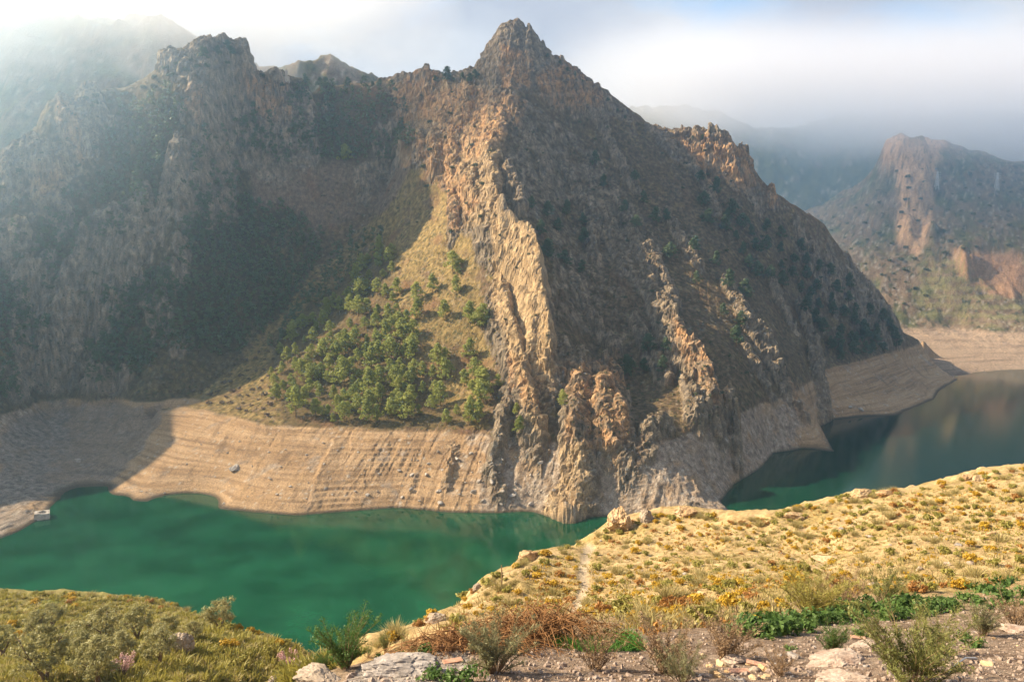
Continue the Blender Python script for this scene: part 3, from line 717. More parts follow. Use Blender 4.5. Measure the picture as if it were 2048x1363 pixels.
# evaluate the smooth surface on a coarse subset of this lattice, then interpolate
fh_c = rbf_eval(fitF, FX[:, ::4], FY[:, ::4])
FH = np.stack([np.interp(np.arange(len(ang)), np.arange(0, len(ang), 4), r) for r in fh_c])
near = 1 - smooth(16, 34, FY)
hum = np.clip(fbm(FX / 1.3, FY / 1.3, 14.0, 3) - 0.05, 0, 1)
FH = FH + (1 - near) * (0.9 * fbm(FX / 9, FY / 9, 1.0, 3) + 0.5 * fbm(FX / 2.6, FY / 2.6, 4.0, 4, 0.55) + 0.5 * hum) + near * (0.16 * fbm(FX / 2.5, FY / 2.5, 2.0, 4) + 0.03 * fbm(FX / 0.3, FY / 0.3, 6.0, 3))
FP = np.stack([FX, FY, FH], -1)
fu, fv = proj(FP)
ju_ = fu + 16 * fbm(FX / 3, FY / 3, 1.5, 3); jv_ = fv + 12 * fbm(FX / 3, FY / 3, 5.5, 3)
path_pts = [(1178,1095),(1168,1120),(1165,1150),(1172,1170),(1160,1195),(1150,1215)]
pm = np.full(FX.shape, 99.0)
for (a, b), (c, d) in zip(path_pts[:-1], path_pts[1:]):
    L2 = (c-a)**2 + (d-b)**2; t_ = np.clip(((fu-a)*(c-a) + (fv-b)*(d-b)) / L2, 0, 1)
    pm = np.minimum(pm, np.hypot(fu - a - t_*(c-a), (fv - b - t_*(d-b))))
pathm = 1 - smooth(6, 13, pm + 5 * fbm(FX, FY, 3.0, 2))
n1 = fbm(FX / 0.9, FY / 0.9, 1.0, 4, 0.6); n2 = fbm(FX / 5, FY / 5, 8.0, 4); n3 = fbm(FX / 0.25, FY / 0.25, 2.0, 3, 0.6)
sand = nramp(n1, [(-0.5, (0.24, 0.15, 0.06)), (0.0, (0.43, 0.30, 0.14)), (0.5, (0.55, 0.415, 0.225))])
sand = nmix(smooth(0.0, 0.35, n2 + 0.5 * n1) * 0.6, sand, (0.27, 0.20, 0.06))
sand = nmix(smooth(0.12, 0.3, fbm(FX / 0.7, FY / 0.7, 31.0, 3) + 0.2 * n2) * 0.55, sand, (0.20, 0.13, 0.05))
sand = nmix(smooth(0.15, 0.45, fbm(FX / 3.5, FY / 3.5, 41.0, 4)) * 0.5, sand, (0.50, 0.36, 0.22))
leftm = 1 - smooth(560, 720, ju_)
turf = nramp(n1 + 0.4 * n2, [(-0.5, (0.085, 0.065, 0.025)), (0.0, (0.20, 0.17, 0.055)), (0.5, (0.31, 0.25, 0.10))])
turf = nmix(smooth(0.1, 0.4, fbm(FX / 12, FY / 12, 3.0, 3)) * 0.6, turf, (0.10, 0.14, 0.03))
fa = nmix(leftm, sand, turf)
grit = nramp(n3 + 0.5 * n1, [(-0.5, (0.15, 0.095, 0.065)), (0.0, (0.29, 0.205, 0.145)), (0.5, (0.42, 0.32, 0.24))])
nearm = near * (1 - leftm)
fa = nmix(nearm, fa, grit * 0.8)
grey = inpoly(ju_, jv_, [(690,1363),(740,1325),(830,1305),(930,1300),(960,1340),(900,1363),(880,1400),(600,1400)]).astype(float)
fa = nmix(grey * 0.8 * (1 - leftm), fa, nramp(n3, [(-0.5, (0.20, 0.17, 0.15)), (0.5, (0.44, 0.39, 0.34))]))
fa = nmix(pathm * 0.8, fa, (0.42, 0.33, 0.23))
FP[..., 2] -= pathm * 0.12
fa = nmix(1 - smooth(2, 28, FP[..., 2]), fa, (0.28, 0.20, 0.13))
fg_me = mesh_np('ground', FP.reshape(-1, 3), grid_faces(len(ys), len(ang)))
color_attr(fg_me, 'albedo', np.concatenate([fa, np.ones_like(fa[..., :1])], -1).reshape(-1, 4))
def fg_material():
    t = NT('foreground_earth', 0.95, 0.1); p = t.coord()
    a = t.n.new('ShaderNodeAttribute'); a.attribute_name = 'albedo'
    g = t.noise(p, 3.5, 6, 0.75); f = t.rng(g, 0.3, 0.7, 0.5, 1.45)
    col = t.mix(1.0, a.outputs['Color'], t.comb(f, f, f), 'MULTIPLY')
    return t.fin(col, t.bump(g, 1.0, 0.22))
ground = tag(link('ground', fg_me, fg_material()), 'sandy foreground hillside falling to the reservoir', 'ground', kind='structure')
# earth sheet under everything
bs = mesh_np('lake_bed', np.array([[-4000,-2000,-19],[4000,-2000,-19],[4000,6000,-19],[-4000,6000,-19]], float), np.array([[0,1,2,3]]))
_t = NT('lake_bed_earth'); lake_bed = tag(link('lake_bed', bs, _t.fin((0.16, 0.12, 0.08))), 'brown earth under the reservoir', 'ground', kind='structure')

# ================================================================ PLACING THINGS
dg = bpy.context.evaluated_depsgraph_get(); dg.update()
BV_M = BVHTree.FromObject(mountain, dg); BV_F = BVHTree.FromObject(ground, dg); BV_R = BVHTree.FromObject(hill_right, dg)
def hit(u, v, bvs):
    d = Vector([float(c) for c in ray(u, v)]).normalized(); best = None
    for b in bvs:
        loc, nrm, idx, dist = b.ray_cast(Vector(CAM), d)
        if loc is not None and (best is None or dist < best[2]): best = (loc, nrm, dist)
    return best
def down(bv, x, y):
    loc, nrm, i, d = bv.ray_cast(Vector((x, y, 600)), Vector((0, 0, -1)))
    return loc, nrm
def poisson(poly, spacing, rg, n_try=None):
    """spread points over a photo polygon"""
    poly = np.array(poly, float); lo, hi = poly.min(0), poly.max(0)
    n_try = n_try or int((hi[0]-lo[0]) * (hi[1]-lo[1]) / spacing**2 * 8)
    pts = lo + rg.random((n_try, 2)) * (hi - lo)
    pts = pts[inpoly(pts[:, 0], pts[:, 1], [tuple(p) for p in poly])]
    cell = {}; out = []
    for p in pts:
        k = (int(p[0] / spacing), int(p[1] / spacing)); ok = True
        for i in (-1, 0, 1):
            for j in (-1, 0, 1):
                for q in cell.get((k[0]+i, k[1]+j), ()):
                    if (q[0]-p[0])**2 + (q[1]-p[1])**2 < spacing**2: ok = False
        if ok: cell.setdefault(k, []).append(p); out.append(p)
    return out

# ---------------------------------------------------------------- mesh makers
def leaves(centers, radii, per, size, rg, aspect=0.5, flat=1.0, up=0.0):
    """small leaf faces in balls round the given centres; returns V, F"""
    n = len(centers); k = n * per
    c = np.repeat(np.asarray(centers, float), per, 0); r = np.repeat(np.asarray(radii, float), per)
    d = rg.normal(size=(k, 3)); d /= np.linalg.norm(d, axis=1)[:, None]
    rad = r * (0.45 + 0.6 * rg.random(k))
    p = c + d * rad[:, None] * np.array([1, 1, flat])
    nrm = d * 1.1 + rg.normal(size=(k, 3)) * 0.45; nrm[:, 2] += 0.25       # leaves face outwards
    a = np.cross(nrm, rg.normal(size=(k, 3))); a[:, 2] += up * np.linalg.norm(a, axis=1) * 0.4; a /= np.linalg.norm(a, axis=1)[:, None] + 1e-9
    b = np.cross(nrm, a); b /= np.linalg.norm(b, axis=1)[:, None] + 1e-9
    s = size * (0.6 + 0.8 * rg.random(k))[:, None]
    a = a * s; b = b * s * aspect
    V = np.stack([p - a * 0.5 - b * 0.15, p - b * 0.5 + a * 0.1, p + a * 0.5, p + b * 0.5 + a * 0.1], 1).reshape(-1, 3)
    return V, np.arange(4 * k).reshape(-1, 4)
def tube(path, radii, sides=6):
    """tapered tube along a path, closed at the tip; returns V, F (quads)"""
    path = np.asarray(path, float); V = []; F = []
    for i, p in enumerate(path):
        t = path[min(i+1, len(path)-1)] - path[max(i-1, 0)]; t /= np.linalg.norm(t) + 1e-9
        a = np.cross(t, [0.31, 0.87, 0.38]); a /= np.linalg.norm(a) + 1e-9; b = np.cross(t, a)
        for k in range(sides):
            th = 2 * math.pi * k / sides; V.append(p + radii[i] * (math.cos(th) * a + math.sin(th) * b))
    for i in range(len(path) - 1):
        for k in range(sides):
            F.append((i*sides+k, i*sides+(k+1) % sides, (i+1)*sides+(k+1) % sides, (i+1)*sides+k))
    return np.array(V), np.array(F)
def join(parts):
    V = []; F = []; o = 0
    for v, f in parts: V.append(v); F.append(f + o); o += len(v)
    return np.concatenate(V), np.concatenate(F)
def ico(sub=2):
    t = (1 + 5 ** 0.5) / 2
    V = [(-1,t,0),(1,t,0),(-1,-t,0),(1,-t,0),(0,-1,t),(0,1,t),(0,-1,-t),(0,1,-t),(t,0,-1),(t,0,1),(-t,0,-1),(-t,0,1)]
    F = [(0,11,5),(0,5,1),(0,1,7),(0,7,10),(0,10,11),(1,5,9),(5,11,4),(11,10,2),(10,7,6),(7,1,8),(3,9,4),(3,4,2),(3,2,6),(3,6,8),(3,8,9),(4,9,5),(2,4,11),(6,2,10),(8,6,7),(9,8,1)]
    V = [np.array(v) / np.linalg.norm(v) for v in V]
    for _ in range(sub):
        c = {}; G = []
        def m(a, b):
            k = (min(a, b), max(a, b))
            if k not in c: q = V[a] + V[b]; V.append(q / np.linalg.norm(q)); c[k] = len(V) - 1
            return c[k]
        for a, b, d in F:
            e, f, g = m(a, b), m(b, d), m(d, a); G += [(a, e, g), (b, f, e), (d, g, f), (e, f, g)]
        F = G
    return np.array(V), np.array(F)
def rock_mesh(name, dims, seed, sub=4, rough=0.22, block=0.35, flat_base=0.25):
    """boulder: sphere squared off by cutting planes, then weathered"""
    V, F = ico(sub); rg = np.random.default_rng(seed)
    N = rg.normal(size=(11, 3)); N /= np.linalg.norm(N, axis=1)[:, None]; D = 0.55 + 0.35 * rg.random(11)
    for n_, d_ in zip(N, D):
        s = V @ n_; ex = np.maximum(s - d_, 0); V = V - ex[:, None] * n_ * (1 - block * 0.2)
    k = 1 + rough * fbm(V[:, 0] * 1.8 + seed, V[:, 1] * 1.8, V[:, 2] * 1.8, 4, 0.55, ridged=True)
    f1, f2, cid = worley(V[:, 0] * 2.6 + seed, V[:, 1] * 2.6, V[:, 2] * 2.6)
    k = k + block * 0.35 * (cid - 0.5) - block * 0.25 * (1 - smooth(0, 0.15, f2 - f1))
    V = V * k[:, None]
    V[:, 2] = np.where(V[:, 2] < -flat_base * 2, -flat_base * 2, V[:, 2])
    V = V * np.array(dims) * 0.5
    return mesh_np(name, V, F, False)

# ---------------------------------------------------------------- materials of plants and stones
def leaf_mat(name, c0, c1, trans=0.25, nscale=0.6, gloss=0.55):
    t = NT(name, gloss, 0.25)
    oi = t.n.new('ShaderNodeObjectInfo')
    p = t.coord(); n = t.noise(p, nscale, 2, 0.6)
    f = t.math('ADD', t.math('MULTIPLY', t.rng(n, 0.3, 0.7), 0.55), t.math('MULTIPLY', oi.outputs['Random'], 0.45))
    col = t.mix(f, c0, c1)
    tr = t.n.new('ShaderNodeBsdfTranslucent'); t.l.new(col, tr.inputs['Color'])
    mx = t.n.new('ShaderNodeMixShader'); mx.inputs[0].default_value = trans
    t.l.new(col, t.b.inputs['Base Color']); t.l.new(t.b.outputs[0], mx.inputs[1]); t.l.new(tr.outputs[0], mx.inputs[2])
    t.l.new(mx.outputs[0], t.out.inputs[0])
    return t.m
def bark_mat(name, c0, c1, sc=4.0):
    t = NT(name, 0.9, 0.15); p = t.coord(); n = t.noise(t.mapping(p, (1, 1, 0.3)), sc, 4, 0.65)
    return t.fin(t.mix(t.rng(n, 0.3, 0.7), c0, c1), t.bump(n, 0.6, 0.05))
def stone_mat(name, stops, sc=1.5, k=0.1):
    t = NT(name, 0.92, 0.15); p = t.coord(); n = t.noise(p, sc, 5, 0.65); n2 = t.noise(p, sc * 6, 3, 0.6)
    c = t.ramp(n, stops); f = t.rng(n2, 0.3, 0.7, 0.75, 1.2)
    return t.fin(t.mix(1.0, c, t.comb(f, f, f), 'MULTIPLY'), t.bump(t.math('ADD', n, t.math('MULTIPLY', n2, 0.4)), 0.8, k))
ML_pine_lit = leaf_mat('sunlit_pine_needles', (0.22, 0.255, 0.055), (0.40, 0.40, 0.10), 0.45, 0.12)  # brightened needles: sunlight of the grove put into the colour
ML_pine_shade = leaf_mat('shaded_pine_needles', (0.050, 0.085, 0.040), (0.11, 0.14, 0.062), 0.3, 0.12)  # the same needles with shade put into the colour
ML_forest = leaf_mat('forest_needles', (0.050, 0.080, 0.036), (0.13, 0.155, 0.068), 0.3, 0.08)
ML_juni = leaf_mat('juniper_foliage', (0.050, 0.066, 0.028), (0.105, 0.112, 0.045), 0.2, 0.3)
ML_bare = leaf_mat('bare_twigs', (0.11, 0.075, 0.055), (0.19, 0.135, 0.105), 0.1, 0.3)
ML_olive = leaf_mat('olive_leaves', (0.20, 0.19, 0.07), (0.38, 0.34, 0.155), 0.4, 1.2)
ML_gold = leaf_mat('golden_flowers', (0.36, 0.20, 0.015), (0.52, 0.34, 0.03), 0.25, 2.0)
ML_oran = leaf_mat('rusty_twigs', (0.26, 0.115, 0.03), (0.40, 0.20, 0.05), 0.2, 2.0)
ML_lime = leaf_mat('yellow_green_leaves', (0.20, 0.18, 0.035), (0.36, 0.31, 0.075), 0.3, 2.0)
ML_gras = leaf_mat('dry_grass_blades', (0.25, 0.20, 0.07), (0.44, 0.36, 0.16), 0.3, 2.0)
ML_green = leaf_mat('green_weed_leaves', (0.045, 0.095, 0.018), (0.12, 0.19, 0.045), 0.35, 3.0)
ML_vivid = leaf_mat('fresh_grass_blades', (0.05, 0.16, 0.02), (0.12, 0.26, 0.05), 0.4, 3.0)
ML_pink = leaf_mat('pink_blossom', (0.50, 0.25, 0.24), (0.62, 0.42, 0.40), 0.3, 3.0)
ML_broom = leaf_mat('broom_stems', (0.12, 0.13, 0.035), (0.25, 0.24, 0.07), 0.3, 3.0)
ML_sage = leaf_mat('grey_green_leaves', (0.12, 0.125, 0.055), (0.24, 0.22, 0.11), 0.3, 3.0)
MB_pine = bark_mat('pine_bark', (0.07, 0.045, 0.03), (0.16, 0.10, 0.065))
MB_olive = bark_mat('olive_bark', (0.09, 0.055, 0.035), (0.19, 0.13, 0.09))
MB_bramble = bark_mat('dead_bramble_stems', (0.16, 0.075, 0.03), (0.30, 0.16, 0.07))
MB_twig = bark_mat('dry_stems', (0.18, 0.11, 0.06), (0.32, 0.22, 0.13))
MS_pale = stone_mat('pale_limestone', [(0.3, (0.17, 0.13, 0.095)), (0.5, (0.31, 0.245, 0.185)), (0.7, (0.43, 0.355, 0.28))], 1.2, 0.08)
MS_tan = stone_mat('ochre_limestone', [(0.3, (0.22, 0.13, 0.065)), (0.5, (0.42, 0.28, 0.15)), (0.7, (0.54, 0.41, 0.26))], 0.9, 0.15)
MS_grey = stone_mat('grey_stone', [(0.3, (0.15, 0.13, 0.115)), (0.5, (0.26, 0.225, 0.20)), (0.7, (0.37, 0.325, 0.29))], 4.0, 0.02)
MS_grit = stone_mat('terrace_grit', [(0.3, (0.16, 0.11, 0.085)), (0.5, (0.28, 0.21, 0.165)), (0.7, (0.42, 0.34, 0.28))], 25.0, 0.01)
MS_rosy = stone_mat('rosy_slab_stone', [(0.3, (0.20, 0.13, 0.095)), (0.5, (0.33, 0.25, 0.195)), (0.7, (0.44, 0.36, 0.295))], 3.0, 0.02)

# ---------------------------------------------------------------- pines and shrubs of the mountain
def pine_meshes(seed, h=15.0, w=9.0, clumps=75, per=16, leaf=1.2, cone=0.42):
    rg = np.random.default_rng(seed)
    c = []; r = []
    lobes = rg.normal(size=(7, 2)) * 0.16 * w
    while len(c) < clumps:
        t = rg.random() ** 0.8; prof = math.sin(math.pi * min(1, 0.16 + 0.84 * t)) ** 0.62 * (1.06 - cone * t)
        th = rg.random() * 2 * math.pi; q = math.sqrt(rg.random()) * prof * w * 0.44
        lo = lobes[int(t * 6.99)]
        c.append((q * math.cos(th) + lo[0] * (1 - t), q * math.sin(th) + lo[1] * (1 - t), h * (0.20 + 0.76 * t)))
        r.append(w * (0.10 + 0.08 * rg.random()))
    cv, cf = leaves(c, r, per, leaf, rg, 0.55, 0.75, 0.3)
    lean = rg.normal(size=2) * 0.04
    path = [(lean[0]*z, lean[1]*z, z) for z in np.linspace(-1.2, h * 0.86, 6)]
    parts = [tube(path, np.linspace(0.30, 0.06, 6), 6)]
    for _ in range(6):
        z = h * (0.3 + 0.45 * rg.random()); th = rg.random() * 6.28; L = w * 0.36
        parts.append(tube([(lean[0]*z, lean[1]*z, z), (L*.5*math.cos(th), L*.5*math.sin(th), z + 0.8), (L*math.cos(th), L*math.sin(th), z + 1.6)], [0.12, 0.09, 0.04], 4))
    tv, tf = join(parts)
    return mesh_np('crown', cv, cf, False), mesh_np('trunk', tv, tf)
PINES = [pine_meshes(100 + i, 15, w, cone=cn) for i, (w, cn) in enumerate(((10.5, 0.35), (11.5, 0.2), (9.5, 0.45), (11, 0.3), (12.5, 0.15), (9.0, 0.4), (10.0, 0.5)))]
PINES_SHADE = []
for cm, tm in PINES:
    c2 = cm.copy(); c2.materials.append(ML_pine_shade); PINES_SHADE.append((c2, tm))
    cm.materials.append(ML_pine_lit); tm.materials.append(MB_pine)
def place_pine(u, v, hgt, dark, label, group, rg, bvs=(None,), sink=0.0):
    h = hit(u, v, [BV_M] if bvs == (None,) else bvs)
    if h is None: return None
    loc = h[0]
    k = int(rg.integers(len(PINES))); cm, tm = (PINES_SHADE if dark else PINES)[k]
    root = bpy.data.objects.new('pine_tree', None); COL.objects.link(root)
    root.location = (loc[0], loc[1], loc[2] - 0.4 - sink); s = hgt / 15.0 * rg.uniform(0.88, 1.12)
    root.scale = (s * rg.uniform(0.9, 1.1), s * rg.uniform(0.9, 1.1), s); root.rotation_euler = (0, 0, rg.uniform(0, 6.28))
    tag(root, label, 'tree', group)
    link('trunk', tm, None, root); link('crown', cm, None, root)
    return root
def seen_on_land(u, v):
    h = hit(u, v, [BV_M, BV_F]); return h is not None and h[0][1] > 300 and h[0][2] > 29
rg = np.random.default_rng(21)
place_bush0 = []
n_lit = 0
def lab_grove(u, v):
    if v > 825: return 'sunlit pine along the lower edge of the grove, just above the bare bank'
    if u < 620: return 'sunlit pine at the outer end of the grove, beside the leafless thicket'
    if v < 640: return 'sunlit pine in the narrow upper strip of the grove, beside the shadow edge'
    if u > 860: return 'sunlit pine standing apart between the grove and the pale rock wall'
    return 'yellow green pine inside the dense middle of the sunlit grove'
LIT = [(545,800),(540,735),(600,660),(690,590),(745,485),(790,505),(795,600),(830,690),(1000,770),(985,858),(870,872),(700,862),(600,852)]
for (u, v) in poisson(LIT, 17, rg):
    # thin out towards the right, where the slope is open
    if (u > 830 and rg.random() < 0.5) or rg.random() < 0.08: continue
    if not seen_on_land(u, v): continue
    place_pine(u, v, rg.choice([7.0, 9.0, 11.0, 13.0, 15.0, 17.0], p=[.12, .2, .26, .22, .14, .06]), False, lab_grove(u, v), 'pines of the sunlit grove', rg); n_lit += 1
for (u, v, hh) in [(690,325,14),(833,605,13),(865,585,14),(906,545,15),(912,590,13),(888,640,12),(940,655,16),(965,660,15),(835,640,15),(915,330+220,11),
                   (968,790,15),(950,760,14),(940,720,13),(1125,815,9),(1040,865,9),(1033,830,8)]:
    if seen_on_land(u, v): place_pine(u, v, hh, False, 'lone green pine on the open grassy slope beside the pale rock wall', 'lone pines of the open slope', rg)
def lab_flank(u, v):
    if u < 1190: return 'dark pine in the shade at the back of the pale rock wall'
    if u < 1340: return 'dark pine on the shaded slope between the rock wall and the next fin'
    if v > 640: return 'dark pine low on the shaded flank, above the bare bank of the bend'
    return 'dark pine high on the shaded flank below the orange cliff'
# darker pines of the shaded right flank
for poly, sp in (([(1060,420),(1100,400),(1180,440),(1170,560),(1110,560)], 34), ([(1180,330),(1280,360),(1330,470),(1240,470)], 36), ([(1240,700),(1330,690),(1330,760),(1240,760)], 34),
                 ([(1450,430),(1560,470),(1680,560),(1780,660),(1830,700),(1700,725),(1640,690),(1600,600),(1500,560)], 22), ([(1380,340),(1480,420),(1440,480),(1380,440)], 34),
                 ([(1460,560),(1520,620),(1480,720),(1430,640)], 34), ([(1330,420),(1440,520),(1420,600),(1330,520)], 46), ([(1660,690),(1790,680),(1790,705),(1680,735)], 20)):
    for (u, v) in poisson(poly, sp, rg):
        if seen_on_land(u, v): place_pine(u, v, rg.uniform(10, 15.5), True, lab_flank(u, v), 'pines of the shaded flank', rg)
# skyline pines
for (u, v, hh) in [(405,112,9),(412,110,8),(436,104,7),(456,104,11),(462,108,9),(895,160,14),(925,158,9),(940,160,9),(950,155,8),(870,158,6),(695,168,8),(668,165,9),(652,168,10),(640,168,8),(628,166,8),(612,164,9),(760,166,6),(745,168,6)]:
    place_pine(u, v + 6, hh, True, 'small dark pine on the skyline saddle left of the summit', 'pines of the skyline saddle', rg)
for (u, v, hh) in [(1095,112,4),(1120,125,4),(1135,140,5),(1150,148,4),(1165,160,3),(1215,200,4),(1235,220,4),(1250,235,4),(1405,275,5),(1385,275,4)]:
    place_pine(u, v + 4, hh, True, 'stunted dark pine on the right shoulder of the summit', 'pines of the summit shoulder', rg)
for (u, v) in poisson([(170,196),(270,176),(330,132),(440,108),(420,150),(340,160),(280,200),(180,220)], 18, rg):
    if seen_on_land(u, v): place_bush0.append((u, v))
# the forest on the shaded left side reads as one mass
def mass(name, spots, base_meshes, mat, label, cat, parent=None):
    V = []; F = []; o = 0
    for (x, y, z, s, k, a) in spots:
        bv_, bf_ = base_meshes[k]; ca, sa = math.cos(a), math.sin(a)
        v = bv_ * s; v = np.stack([v[:, 0]*ca - v[:, 1]*sa + x, v[:, 0]*sa + v[:, 1]*ca + y, v[:, 2] + z], -1)
        V.append(v); F.append(bf_ + o); o += len(v)
    ob = link(name, mesh_np(name, np.concatenate(V), np.concatenate(F), False), mat)
    return tag(ob, label, cat, kind='stuff')
def crown_only(seed, h, w, clumps, per, leaf):
    rg_ = np.random.default_rng(seed); c = []; r = []
    for _ in range(clumps):
        t = rg_.random(); prof = math.sin(math.pi * min(1, 0.2 + 0.8 * t)) ** 0.6 * (1.05 - 0.4 * t); th = rg_.random() * 6.28; q = math.sqrt(rg_.random()) * prof * w * 0.45
        c.append((q*math.cos(th), q*math.sin(th), h*(0.12 + 0.82*t))); r.append(w * (0.12 + 0.08*rg_.random()))
    return leaves(c, r, per, leaf, rg_, 0.6, 0.8, 0.2)
FARP = [crown_only(300 + i, 14, 9.5, 15, 8, 1.7) for i in range(5)]
spots = []
for poly, sp in (([(320,560),(400,420),(470,340),(500,420),(570,430),(650,480),(620,560),(540,660),(470,710),(330,700)], 14),
                 ([(470,330),(430,270),(560,200),(620,170),(720,185),(800,190),(835,300),(760,325),(600,330)], 13), ([(620,580),(700,470),(770,480),(740,520),(640,610),(560,690),(540,690)], 15),
                 ([(200,250),(330,180),(370,230),(320,330),(220,330)], 16), ([(120,400),(220,350),(330,330),(320,400),(230,470),(150,500),(90,600),(60,520)], 18), ([(150,640),(230,590),(320,560),(330,700),(280,760),(170,770)], 16), ([(0,560),(60,600),(100,640),(70,700),(0,720)], 18), ([(150,640),(300,560),(320,700),(180,760)], 30), ([(0,400),(60,420),(60,520),(0,560)], 28),
                 ([(0,740),(60,720),(70,800),(0,810)], 20), ([(230,340),(330,330),(280,400),(200,440)], 24), ([(400,260),(440,280),(430,420),(380,520),(360,470),(385,330)], 16)):
    for (u, v) in poisson(poly, sp, rg):
        h = hit(u, v, [BV_M])
        if h and h[0][2] > 29 and h[1][2] > 0.12: spots.append((h[0][0], h[0][1], h[0][2] - 0.5, rg.uniform(0.6, 1.1), int(rg.integers(5)), rg.uniform(0, 6.28)))
forest = mass('pine_forest', spots, FARP, ML_forest, 'dark pine forest covering the shaded slope left of the gully', 'forest')
# bushes: holm oak and juniper on the crags, single ones that can be told apart
def bush_mesh(seed, w=5.0, h=3.6, clumps=18, per=16, leaf=0.8, name='crown'):
    rg_ = np.random.default_rng(seed); c = []; r = []
    for _ in range(clumps):
        th = rg_.random() * 6.28; q = math.sqrt(rg_.random()) * w * 0.38; c.append((q*math.cos(th), q*math.sin(th), h * (0.2 + 0.5 * rg_.random() * (1 - 0.5*q/w)))); r.append(w * (0.13 + 0.08*rg_.random()))
    v, f = leaves(c, r, per, leaf, rg_, 0.6, 0.85, 0.1); return v, f
BUSH = [bush_mesh(400 + i) for i in range(4)]
BUSHM = []
for v, f in BUSH:
    m_ = mesh_np('mountain_bush', v, f, False); m_.materials.append(ML_juni); BUSHM.append(m_)
def place_bush(u, v, s, label, group, bv):
    h = hit(u, v, bv)
    if h is None: return
    tag(link('mountain_bush', BUSHM[int(rg.integers(4))], None, None, (h[0][0], h[0][1], h[0][2] - 0.3), (0, 0, rg.uniform(0, 6.28)), s), label, 'bush', group)
for (u, v) in place_bush0: place_bush(u, v, rg.uniform(0.6, 1.3), 'grey green bush along the crest of the left mountain', 'bushes of the left crest', [BV_M])
for poly, sp, sz in (([(800,190),(960,170),(1000,300),(980,430),(900,470),(840,400),(850,300)], 36, 1.0), ([(990,430),(1080,470),(1100,700),(1010,640)], 36, 0.55),
                     ([(700,440),(800,380),(850,440),(760,480)], 40, 0.9)):
    for (u, v) in poisson(poly, sp, rg):
        if seen_on_land(u, v): place_bush(u, v, sz * rg.uniform(0.5, 1.1), 'dark green bush clinging to the sunlit crags of the spur', 'bushes of the sunlit crags', [BV_M])
for poly, sp, sz in (([(1030,200),(1200,230),(1330,420),(1300,520),(1130,420),(1020,330)], 34, 0.75), ([(1300,300),(1450,300),(1520,420),(1680,560),(1500,560),(1400,480)], 40, 0.9),
                     ([(1130,600),(1300,560),(1500,740),(1400,850),(1250,800)], 46, 0.7)):
    for (u, v) in poisson(poly, sp, rg):
        if seen_on_land(u, v): place_bush(u, v, sz * rg.uniform(0.5, 1.1), 'dark bush dotted over the shaded right flank of the spur', 'bushes of the shaded flank', [BV_M])
for (u, v) in poisson([(0,210),(110,200),(350,140),(440,110),(600,170),(480,330),(300,500),(100,640),(0,500)], 44, rg):
    if seen_on_land(u, v): place_bush(u, v, rg.uniform(0.5, 1.2), 'grey green bush on the hazy crags of the left mountain', 'bushes of the hazy left mountain', [BV_M])
for (u, v) in poisson([(1780,340),(1900,330),(2048,380),(2048,490),(1900,500),(1840,640),(1760,560),(1640,440),(1740,400)], 22, rg):
    h = hit(u, v, [BV_M, BV_R])
    if h and h[0][1] > 850: place_bush(u, v, rg.uniform(0.5, 1.7), 'dark bush on the scrubby hill beyond the reservoir bend', 'bushes of the far hill', [BV_R])
# low scrub and grass tussocks, too many to count
TUS = [bush_mesh(450 + i, 1.9, 1.2, 4, 5, 0.75) for i in range(4)]
def scrub_spots(poly, sp, s0, s1):
    out = []
    for (u, v) in poisson(poly, sp, rg):
        h = hit(u, v, [BV_M])
        if h and h[0][2] > 29.5: out.append((h[0][0], h[0][1], h[0][2] - 0.15, rg.uniform(s0, s1), int(rg.integers(4)), rg.uniform(0, 6.28)))
    return out
_sl = scrub_spots([(800,400),(900,330),(980,440),(985,600),(1000,760),(985,870),(560,865),(400,815),(520,780),(800,690),(780,500)], 9, 0.45, 1.0)
mass('scrub', _sl[::3], TUS, ML_lime, 'yellow green tussocks covering the sunlit slope', 'scrub')
mass('scrub', _sl[1::3] + _sl[2::3], TUS, ML_gras, 'straw coloured tussocks covering the sunlit slope', 'scrub')
mass('scrub', scrub_spots([(1000,200),(1200,200),(1500,380),(1700,540),(1830,690),(1650,735),(1450,840),(1150,885),(1110,560)], 12, 0.5, 1.2), TUS, ML_juni,
     'low dark scrub covering the shaded right flank', 'scrub')
mass('scrub', scrub_spots([(0,330),(110,210),(440,110),(750,170),(830,330),(640,520),(480,730),(330,820),(180,790),(0,830)], 13, 0.6, 1.4), TUS, ML_juni,
     'low dark scrub covering the hazy left slopes', 'scrub')
BARE = [bush_mesh(480 + i, 4.0, 3.0, 10, 12, 0.8) for i in range(3)]
sb_ = [(x, y, z, s * 1.0, k % 3, a) for (x, y, z, s, k, a) in scrub_spots([(330,815),(420,760),(480,720),(560,690),(540,850),(450,830),(380,810)], 14, 0.6, 1.2) + scrub_spots([(640,360),(800,330),(800,400),(640,480)], 17, 0.6, 1.0)
       + scrub_spots([(200,720),(330,690),(470,710),(400,790),(220,790)], 17, 0.5, 1.0)]
mass('leafless_thicket', sb_, BARE, ML_bare, 'leafless brown thicket along the gully and the terrace edge', 'thicket')

